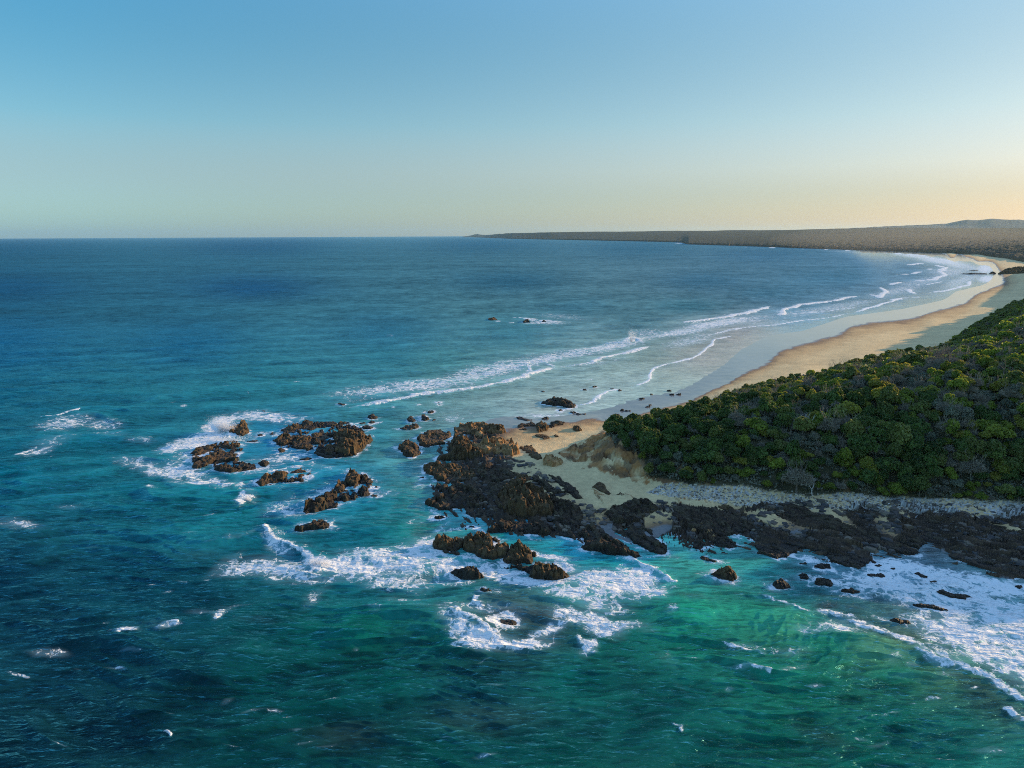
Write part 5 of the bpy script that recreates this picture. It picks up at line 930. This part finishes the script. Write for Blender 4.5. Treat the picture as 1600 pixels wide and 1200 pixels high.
def quads(cen, nrm, size, rng, asp=1.0):
    k = len(cen); up = rng.randn(k, 3); a = np.cross(nrm, up); a /= np.linalg.norm(a, axis=1)[:, None] + 1e-9; b = np.cross(nrm, a)
    a = a * size[:, None]; b = b * size[:, None] * asp
    fold = nrm * (size * .35)[:, None]
    V = np.stack([cen - a - b * .6, cen + a * .2 - b + fold, cen + a + b * .6, cen - a * .2 + b + fold], 1)
    return V.reshape(-1, 3), np.arange(k * 4).reshape(-1, 4)
def crown(seed, R, H, n, size, nl=9, base=.35):
    """an uneven dome of leaf clumps: lobes on a flattened ellipsoid, leaves on and inside each lobe"""
    rng = np.random.RandomState(seed); L = []
    for i in range(nl):
        th = i / nl * 6.28 + rng.rand() * .7; rr = R * (.62 * math.sqrt(rng.rand()) if i > 1 else .12); zz = H * (base + (1 - base) * (1 - (rr / R) ** 2) * rng.uniform(.45, 1.0)) - R * .30
        L.append((rr * math.cos(th), rr * math.sin(th), zz, R * rng.uniform(.28, .52), rng.rand()))
    L = np.array(L); w = L[:, 3] ** 2; idx = rng.choice(nl, n, p=w / w.sum())
    d = rng.randn(n, 3); d[:, 2] = np.where(d[:, 2] < -.3 * np.abs(rng.randn(n)), -d[:, 2], d[:, 2]); d /= np.linalg.norm(d, axis=1)[:, None]
    rad = L[idx, 3] * (1 - .35 * rng.rand(n) ** 2.2) * (1 + .22 * np.sin(d[:, 0] * 7 + idx) * np.cos(d[:, 1] * 6 + idx * 2))
    c = L[idx, :3] + d * rad[:, None] * np.array([1, 1, .95]); c[:, 2] = np.maximum(c[:, 2], .1)
    nr = d + rng.randn(n, 3) * .55; nr /= np.linalg.norm(nr, axis=1)[:, None]
    V, f = quads(c, nr, size * rng.uniform(.6, 1.35, n), rng)
    tint = np.clip(.5 * L[idx, 4] + .5 * rng.rand(n), 0, 1)
    return V, f, np.repeat(tint, 4)
def tube(pts, rad, ns=6):
    V = []; Fc = []; 
    for i, p in enumerate(pts):
        p = Vector(p); t = (Vector(pts[min(i + 1, len(pts) - 1)]) - Vector(pts[max(i - 1, 0)])).normalized()
        a = t.orthogonal().normalized(); b = t.cross(a)
        for k in range(ns):
            an = k / ns * 6.2832; V.append(tuple(p + (a * math.cos(an) + b * math.sin(an)) * rad[i]))
        if i:
            for k in range(ns): Fc.append(((i - 1) * ns + k, (i - 1) * ns + (k + 1) % ns, i * ns + (k + 1) % ns, i * ns + k))
    return V, Fc
def limbs(seed, H, R, r0, nb=4, gen=2, spread=.8):
    rng = random.Random(seed); V = []; Fc = []
    def add(pts, rad, ns):
        v, f = tube(pts, rad, ns); o = len(V); V.extend(v); Fc.extend([tuple(a + o for a in q) for q in f])
    top = (rng.uniform(-.2, .2), rng.uniform(-.2, .2), H * .45)
    add([(0, 0, -.5), (0, 0, .1), (top[0] * .5, top[1] * .5, H * .25), top], [r0 * 1.3, r0, r0 * .85, r0 * .7], 7)
    def grow(p, d, l, r, g):
        q = Vector(p); pts = [tuple(q)]; rad = [r]; dd = Vector(d)
        for k in range(3):
            dd = (dd + Vector((rng.uniform(-.3, .3), rng.uniform(-.3, .3), rng.uniform(-.05, .3)))).normalized(); q = q + dd * l / 3; pts.append(tuple(q)); rad.append(r * (1 - .2 * (k + 1)))
        add(pts, rad, 5 if g == gen else 4)
        if g > 0:
            for k in range(3): grow(pts[-1] if k else pts[2], (dd + Vector((rng.uniform(-.8, .8), rng.uniform(-.8, .8), rng.uniform(-.1, .5)))).normalized(), l * .62, r * .5, g - 1)
    for i in range(nb):
        an = i / nb * 6.28 + rng.random(); grow(top, Vector((math.cos(an) * spread, math.sin(an) * spread, .75)).normalized(), R * .8, r0 * .5, gen)
    return np.array(V), np.array(Fc)
def twig_crown(seed, R, H, n):
    rng = np.random.RandomState(seed)
    d = rng.randn(n, 3); d[:, 2] = np.abs(d[:, 2]) * .8; d /= np.linalg.norm(d, axis=1)[:, None]
    lob = 1 + .25 * np.sin(d[:, 0] * 5 + seed) * np.cos(d[:, 1] * 5)
    c = d * (R * lob * rng.uniform(.45, 1, n))[:, None] * np.array([1, 1, .75]) + np.array([0, 0, H * .42])
    ax = d + rng.randn(n, 3) * .5; ax /= np.linalg.norm(ax, axis=1)[:, None]
    sd = np.cross(ax, rng.randn(n, 3)); sd /= np.linalg.norm(sd, axis=1)[:, None]
    l = rng.uniform(.25, .6, n)[:, None] * R * .45; w = rng.uniform(.02, .045, n)[:, None]
    V = np.stack([c - ax * l * .5 - sd * w, c - ax * l * .5 + sd * w, c + ax * l * .5 + sd * w * .4, c + ax * l * .5 - sd * w * .4], 1).reshape(-1, 3)
    return V, np.arange(n * 4).reshape(-1, 4), np.repeat(rng.rand(n), 4)
PROTO = {}
def proto(kind, var):
    k = (kind, var)
    if k in PROTO: return PROTO[k]
    sd = {'dark': 10, 'bright': 40, 'grey': 70, 'bare': 100}[kind] + var
    R = 2.6; H = {'dark': 4.4, 'bright': 3.6, 'grey': 3.6, 'bare': 4.2}[kind]
    if kind == 'bare':
        V, f, t = twig_crown(sd, R * .9, H, 2600); cm = mesh_np('crown', V, f, TWIG, False)
        tv, tf = limbs(sd, H, R, .16, 5, 2, .9); tm = mesh_np('trunk', tv, tf, TWIG if var % 2 else BARK, True); attr(tm, 'tint', np.full(len(tv), .9))
    else:
        V, f, t = crown(sd, R, H, {'dark': 3000, 'bright': 2800, 'grey': 2600}[kind], {'dark': .20, 'bright': .20, 'grey': .16}[kind], 10 + var % 3)
        cm = mesh_np('crown', V, f, {'dark': LM_DARK, 'bright': LM_BRIGHT, 'grey': LM_GREY}[kind], False)
        tv, tf = limbs(sd, H * .8, R * .7, .17, 4, 1); tm = mesh_np('trunk', tv, tf, BARK, True)
    attr(cm, 'tint', t)
    PROTO[k] = (cm, tm); return PROTO[k]
LABELS = {
 ('dark', 0): 'dark green rounded tree low on the shaded seaward slope of the headland', ('dark', 1): 'dark green rounded tree on the upper slope or crest of the headland', ('dark', 2): 'dark green bushy tree on the wooded dune above the long beach',
 ('bright', 0): 'olive green leafy bush low on the shaded slope of the headland', ('bright', 1): 'yellow-green bush catching the sun high on the headland', ('bright', 2): 'yellow-green bush on the wooded dune above the long beach',
 ('grey', 0): 'grey-green shrub among the dark trees on the shaded slope', ('grey', 1): 'grey-green shrub near the top of the headland', ('grey', 2): 'grey-green shrub on the wooded dune above the long beach',
 ('bare', 0): 'bare grey twiggy bush low on the shaded slope', ('bare', 1): 'bare brownish twiggy bush high on the headland', ('bare', 2): 'bare twiggy bush on the wooded dune above the long beach'}
KN = {'dark': 'coastal_tree', 'bright': 'green_bush', 'grey': 'grey_shrub', 'bare': 'bare_bush'}
def place(kind, var, x, y, z, s, rz, label, group, cat=None, name=None, sz=1.0):
    cm, tm = proto(kind, var)
    r = bpy.data.objects.new(name or KN[kind], None); SC.collection.objects.link(r)
    r.location = (x, y, z); r.rotation_euler = (0, 0, rz); r.scale = (s * (.8 + .45 * ((x * 7.3) % 1)), s * (.8 + .45 * ((y * 5.7) % 1)), s * sz * (.78 + .5 * ((x * 3.1 + y * 2.7) % 1))); r.empty_display_size = .5
    tag(r, label, cat or KN[kind].split('_')[-1], group)
    for nm, me in (('crown', cm), ('trunk', tm)):
        o = bpy.data.objects.new(nm, me); SC.collection.objects.link(o); o.parent = r
    return r
SPECIAL = [ # photo x, y of crown centre, ground z guess, kind, variant, scale, label
 (1285,640,15.5,'bright',2,1.35,'largest bright yellow-green domed bush in the middle of the headland'),
 (1325,632,16.5,'bright',3,1.0,'bright green bush just right of the largest yellow-green one'),
 (1183,668,11,'bright',0,1.1,'olive-topped tree glowing above the dark slope, left of the pale dead tree'),
 (1250,700,10.6,'bare',2,1.25,'tangled bare grey bush under the pale dead tree'),
 (1295,655,14,'bare',3,1.2,'bare pinkish-grey bush beneath the largest yellow-green bush'),
 (1325,645,15.5,'bare',1,1.0,'bare brown bush right of the largest yellow-green bush'),
 (1460,606,20,'bright',1,1.1,'golden-lit yellow bush high on the headland'),
 (1570,606,23,'bright',4,1.1,'tall yellow-green bush near the right edge of the crest')]
def build_trees():
    rng = np.random.RandomState(77)
    # jittered points over the vegetated ground, nearest first
    pts = []
    sp = 2.1
    for X in np.arange(10, 620, sp):
        for Y in np.arange(132, 720, sp):
            pts.append((X + rng.uniform(-.5, .5) * sp * .8, Y + rng.uniform(-.5, .5) * sp * .8))
    A = np.array(pts); gx, gy = proj(A[:, 0], A[:, 1], 0.0)
    m = inpoly(gx, gy, VEGG) & (gx < 2050) & ~inpoly(gx, gy, PATHG); A = A[m]; gx = gx[m]
    z = ground(A[:, 0], A[:, 1]); px, py = proj(A[:, 0], A[:, 1], z + 2.5); r = np.hypot(A[:, 0], A[:, 1])
    m = (r < 760) ; A, gx, z, px, py, r = A[m], gx[m], z[m], px[m], py[m], r[m]
    # visible from the view point? march a coarse profile of the ground towards the camera
    vis = np.ones(len(A), bool)
    for t in np.linspace(.55, .985, 22):
        gz = ground(A[:, 0] * t, A[:, 1] * t); gxx, gyy = proj(A[:, 0] * t, A[:, 1] * t, 0.0)
        gz = gz + 2.2 * inpoly(gxx, gyy, VEGG)
        vis &= (CAM_H + (z + 4.2 - CAM_H) * t) > gz
    inframe = (px > -20) & (px < 1625)
    # spacing grows with distance: thin out by random keep
    e_ = 2.0; slope = np.hypot(ground(A[:, 0] + e_, A[:, 1]) - z, ground(A[:, 0], A[:, 1] + e_) - z) / e_
    keepm = rng.rand(len(A)) < np.where(r < 240, np.where(z < 15, .60, .48), np.where(r < 420, .24, .17)) * (1 + 1.9 * np.clip(slope, 0, 1.2))
    keepm &= vis | (rng.rand(len(A)) < .5)
    bare = fbm(A[:, 0] / 16, A[:, 1] / 16, 401, 3); br = fbm(A[:, 0] / 22, A[:, 1] / 22, 405, 3)
    up = sst(10, 20, z)
    sel = np.where(keepm)[0]; order = sel[np.argsort(r[sel])]
    cnt = {'dark': 0, 'bright': 0, 'grey': 0, 'bare': 0}; LIM = {'dark': 300, 'bright': 280, 'grey': 260, 'bare': 250}
    restV, restF, restT, restK = {k: [] for k in cnt}, {k: [] for k in cnt}, {k: [] for k in cnt}, {}
    spx = [P(a, b, zz + 2.5) for a, b, zz, *_ in SPECIAL]
    smallc = {}
    for k in order:
        x, y = A[k]
        if any((x - float(s[0])) ** 2 + (y - float(s[1])) ** 2 < 2.2 ** 2 for s in spx): continue
        u = rng.rand(); right = sst(1350, 1550, px[k])
        pb = .15 + .35 * bare[k] + .06 * up[k]; pg = .22; pbr = .16 + .40 * up[k] + .35 * br[k] + .10 * right  # bright bushes favoured high and right to paint in a sunlit canopy
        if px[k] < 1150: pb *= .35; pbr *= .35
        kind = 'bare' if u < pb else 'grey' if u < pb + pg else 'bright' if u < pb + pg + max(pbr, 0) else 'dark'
        s = rng.uniform(.45, 1.05) * (1.12 if kind == 'dark' else .85 if kind == 'grey' else .95) * (1.0 if r[k] < 300 else 1.15)
        s *= .8 if z[k] < 6 else 1.05 if z[k] < 13 else 1
        if px[k] < 1300: s *= .84
        zone = 2 if (r[k] > 270 and z[k] < 40) else (1 if z[k] > 13.5 else 0)
        var = rng.randint(0, 6); rz = rng.rand() * 6.28
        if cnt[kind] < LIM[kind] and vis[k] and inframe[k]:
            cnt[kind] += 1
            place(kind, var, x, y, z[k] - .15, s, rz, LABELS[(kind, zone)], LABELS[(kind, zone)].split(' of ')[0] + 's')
        elif r[k] < 700:
            kk = kind; 
            if (kk, var % 3) not in smallc:
                sd = 900 + hash((kk,)) * 0 + {'dark': 0, 'bright': 10, 'grey': 20, 'bare': 30}[kk] + var % 3
                if kk == 'bare': smallc[(kk, var % 3)] = twig_crown(sd, 2.3, 4, 420)
                else: smallc[(kk, var % 3)] = crown(sd, 2.6, 3.8, 480, .42, 8)
            V, f, t = smallc[(kk, var % 3)]; c_, s2 = math.cos(rz), math.sin(rz)
            W = np.stack([(V[:, 0] * c_ - V[:, 1] * s2) * s + x, (V[:, 0] * s2 + V[:, 1] * c_) * s + y, V[:, 2] * s + z[k] - .2], -1)
            o = sum(len(q) for q in restV[kk]); restV[kk].append(W); restF[kk].append(f + o); restT[kk].append(np.clip(t + rng.uniform(-.25, .25), 0, 1))
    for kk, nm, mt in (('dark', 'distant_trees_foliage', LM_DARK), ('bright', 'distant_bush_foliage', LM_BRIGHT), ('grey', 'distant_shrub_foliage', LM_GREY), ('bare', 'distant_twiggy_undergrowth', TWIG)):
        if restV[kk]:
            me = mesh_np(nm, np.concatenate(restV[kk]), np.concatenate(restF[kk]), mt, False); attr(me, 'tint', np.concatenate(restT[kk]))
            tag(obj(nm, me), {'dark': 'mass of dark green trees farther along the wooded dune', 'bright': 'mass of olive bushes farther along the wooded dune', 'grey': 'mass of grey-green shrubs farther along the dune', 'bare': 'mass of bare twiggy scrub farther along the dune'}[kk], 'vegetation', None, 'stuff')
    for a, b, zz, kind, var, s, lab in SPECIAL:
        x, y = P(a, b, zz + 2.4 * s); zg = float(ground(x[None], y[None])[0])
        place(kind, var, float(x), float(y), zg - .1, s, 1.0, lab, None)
    print('trees', cnt, 'rest', {k: len(v) for k, v in restV.items()})
    # undergrowth that closes the gaps
    n = 150000; gx = rng.uniform(935, 1650, n); gy = rng.uniform(420, 840, n); m = inpoly(gx, gy, VEGG); gx, gy = gx[m], gy[m]
    x, y = P(gx, gy, 0.0); z = ground(x, y); m = (z > 2.6) & (fbm(x / 7, y / 7, 501, 3) > -.25 - .5 * sst(7, 4, z) * 0); x, y, z = x[m], y[m], z[m]; k = len(x)
    r = np.hypot(x, y)
    nr = rng.randn(k, 3) * .7 + np.array([0, 0, .6]); nr /= np.linalg.norm(nr, axis=1)[:, None]
    V, f = quads(np.stack([x, y, z + rng.rand(k) * .9], -1), nr, (.18 + .20 * rng.rand(k)) * np.clip(r / 190, 1, 4), rng)
    me = mesh_np('undergrowth', V, f, LM_GREY, False); attr(me, 'tint', np.repeat(rng.rand(k), 4)); tag(obj('undergrowth', me), 'low grey-green undergrowth between the headland bushes', 'undergrowth', None, 'stuff')
build_trees()

def dead_tree(a, b, zg, H, lab, seed, mat=DEADW, name='dead_tree', r0=.10, nb=4, gen=2, lean=1):
    x, y = P(a, b, zg); zg = float(ground(x[None], y[None])[0]); x, y = P(a, b, zg)
    v, f = limbs(seed, H, H * .42, r0, nb, gen, .7)
    r = obj(name, mesh_np(name, v, f, mat, True), None, (float(x), float(y), zg)); attr(r.data, 'tint', np.full(len(v), .9)); tag(r, lab, 'dead tree')
dead_tree(1268, 779, 3.2, 5.0, 'bleached forked dead tree standing at the edge of the pebble bank', 3, r0=.14, nb=3)
dead_tree(1257, 684, 11.5, 6.0, 'pale slender dead tree with a fan of twigs on mid slope', 5, r0=.13, nb=5)
dead_tree(1048, 710, 9, 6.0, 'grey dead trunk among dark trees on the shaded slope', 8, BARK, r0=.14)
for a, b, s, lab in [(1296, 588, 4.5, 'thin bare tree on the skyline before the sand, leftmost of three'), (1306, 585, 5.0, 'bare tree with layered branches on the skyline, middle of three'), (1318, 584, 5.6, 'tallest bare tree on the skyline before the sand')]:
    dead_tree(a, b, 18.5, s, lab, int(a), BARK, 'bare_tree', .09, 4, 2)
dead_tree(1567, 592, 23, 5.5, 'thin bare tree rising from the crest near the right edge', 12, BARK, 'bare_tree', .09, 3, 2)

# driftwood lying along the top of the pebble bank
def driftwood(a, b, L, an, lab, seed):
    x, y = P(a, b, 3.0); z = float(ground(x[None], y[None])[0]) + .12; rng = random.Random(seed); pts = []; rad = []
    for k in range(6):
        t = k / 5 - .5; pts.append((t * L * math.cos(an) + rng.uniform(-.1, .1), t * L * math.sin(an) + rng.uniform(-.1, .1), .05 + rng.uniform(0, .12))); rad.append(.11 - .06 * k / 5)
    v, f = tube(pts, rad, 6); o = obj('driftwood', mesh_np('driftwood', np.array(v), np.array(f), DEADW, True), None, (float(x), float(y), z)); attr(o.data, 'tint', np.full(len(v), .5)); tag(o, lab, 'driftwood', 'driftwood along the pebble bank')
for i in range(14):
    driftwood(1300 + i * 22 + (i * 37) % 13, 776 + (i * 53) % 19 + i * .8, 1.4 + (i * 29) % 17 / 10, (i * 1.7) % 3.1, 'bleached driftwood log lying on the pebble bank below the bushes', i)

# ------------------------------------------------------------------ spray thrown up by breaking waves
def spray(a, b, z0, w, h, n, lab, seed, lean=0.0):
    rng = np.random.RandomState(seed); x, y = P(a, b, z0)
    u = rng.rand(n); ang = rng.rand(n) * 6.28; k = 6
    lob = rng.uniform(-.5, .5, (k, 1)); li = rng.randint(0, k, n); hh = rng.uniform(.45, 1, k)[li]
    t = u ** .8; rad = w * (.16 + .34 * t) * rng.rand(n) ** .6
    X = lob[li, 0] * w * (.5 + .6 * t) + rad * np.cos(ang) + lean * t * h; Y = rad * np.sin(ang) * .8; Z = z0 + h * t * hh * (1 + .15 * rng.randn(n))
    nr = rng.randn(n, 3); nr /= np.linalg.norm(nr, axis=1)[:, None]
    V, f = quads(np.stack([X, Y, Z], -1), nr, (.035 + .13 * (1 - t) * rng.rand(n)), rng)
    m = NT('spray'); m.p(Base_Color=(.85, .85, .85), Roughness=.6)
    tr = m.new('ShaderNodeBsdfTranslucent'); tr.inputs[0].default_value = (.85, .85, .85, 1); mx = m.new('ShaderNodeMixShader'); mx.inputs[0].default_value = .5
    m.ln(m.b.outputs[0], mx.inputs[1]); m.ln(tr.outputs[0], mx.inputs[2]); m.ln(mx.outputs[0], m.out.inputs[0])
    o = obj('spray', mesh_np('spray', V, f, m.m, False), None, (float(x), float(y), 0)); tag(o, lab, 'spray', None, 'stuff')
spray(357, 676, 0, 6.0, 5.0, 9000, 'tall burst of white spray against the seaward rock', 1, -.25)
spray(988, 534, 0, 3.4, 7.0, 3200, 'plume of spray where a far breaker peaks', 2)
spray(350, 690, 0, 9.0, 1.5, 5000, 'low white splash beside the tall burst', 3)
spray(428, 838, 0, 3.0, 1.2, 2500, 'small splash where two waves meet', 4)
spray(498, 884, 0, 3.4, 1.3, 2500, 'churned splash at the end of the curled wave', 5)
spray(388, 783, 0, 2.0, 1.5, 1500, 'small upright splash in dark water near the seaward reef', 6)
spray(346, 962, 0, 1.6, .8, 900, 'small splash on a wave crest in the foreground', 7)

# ------------------------------------------------------------------ the air
def build_haze():
    x0, x1, y0, y1, z0, z1 = -46000, 46000, -3000, 46000, -8.0, 440.0
    V = [(x0,y0,z0),(x1,y0,z0),(x1,y1,z0),(x0,y1,z0),(x0,y0,z1),(x1,y0,z1),(x1,y1,z1),(x0,y1,z1)]
    Fc = [(0,3,2,1),(4,5,6,7),(0,1,5,4),(1,2,6,5),(2,3,7,6),(3,0,4,7)]
    m = bpy.data.materials.new('haze'); m.use_nodes = True; n = m.node_tree.nodes; n.remove(n['Principled BSDF'])
    v = n.new('ShaderNodeVolumePrincipled'); v.inputs['Color'].default_value = (.48, .78, .95, 1); v.inputs['Density'].default_value = HAZE; v.inputs['Anisotropy'].default_value = .35
    m.node_tree.links.new(v.outputs[0], n['Material Output'].inputs['Volume'])
    me = mesh_np('haze', V, Fc, m); tag(obj('haze', me), 'thin sea haze softening the distant shore', 'haze', None, 'stuff')
HAZE = 1.4e-5
build_haze()
def build_mist():
    """salt spray drifting over the far surf"""
    bm = []; fc = []; nu, nv = 20, 8
    for j in range(nv + 1):
        for i in range(nu):
            a, b = i / nu * 6.2832, (j / nv - .5) * math.pi
            bm.append((430 * math.cos(b) * math.cos(a), 420 * math.cos(b) * math.sin(a), 44 * math.sin(b)))
    for j in range(nv):
        for i in range(nu): fc.append((j * nu + i, j * nu + (i + 1) % nu, (j + 1) * nu + (i + 1) % nu, (j + 1) * nu + i))
    m = bpy.data.materials.new('sea_mist'); m.use_nodes = True; n = m.node_tree.nodes; n.remove(n['Principled BSDF'])
    v = n.new('ShaderNodeVolumePrincipled'); v.inputs['Color'].default_value = (.96, .93, .88, 1); v.inputs['Density'].default_value = 0.9e-4; v.inputs['Anisotropy'].default_value = .5
    m.node_tree.links.new(v.outputs[0], n['Material Output'].inputs['Volume'])
    x, y = P(1410, 393, 0.0); me = mesh_np('sea_mist', bm, fc, m)
    tag(obj('sea_mist', me, None, (float(x), float(y), 40.0)), 'pale spray mist drifting over the far surf', 'mist', None, 'stuff')
build_mist()
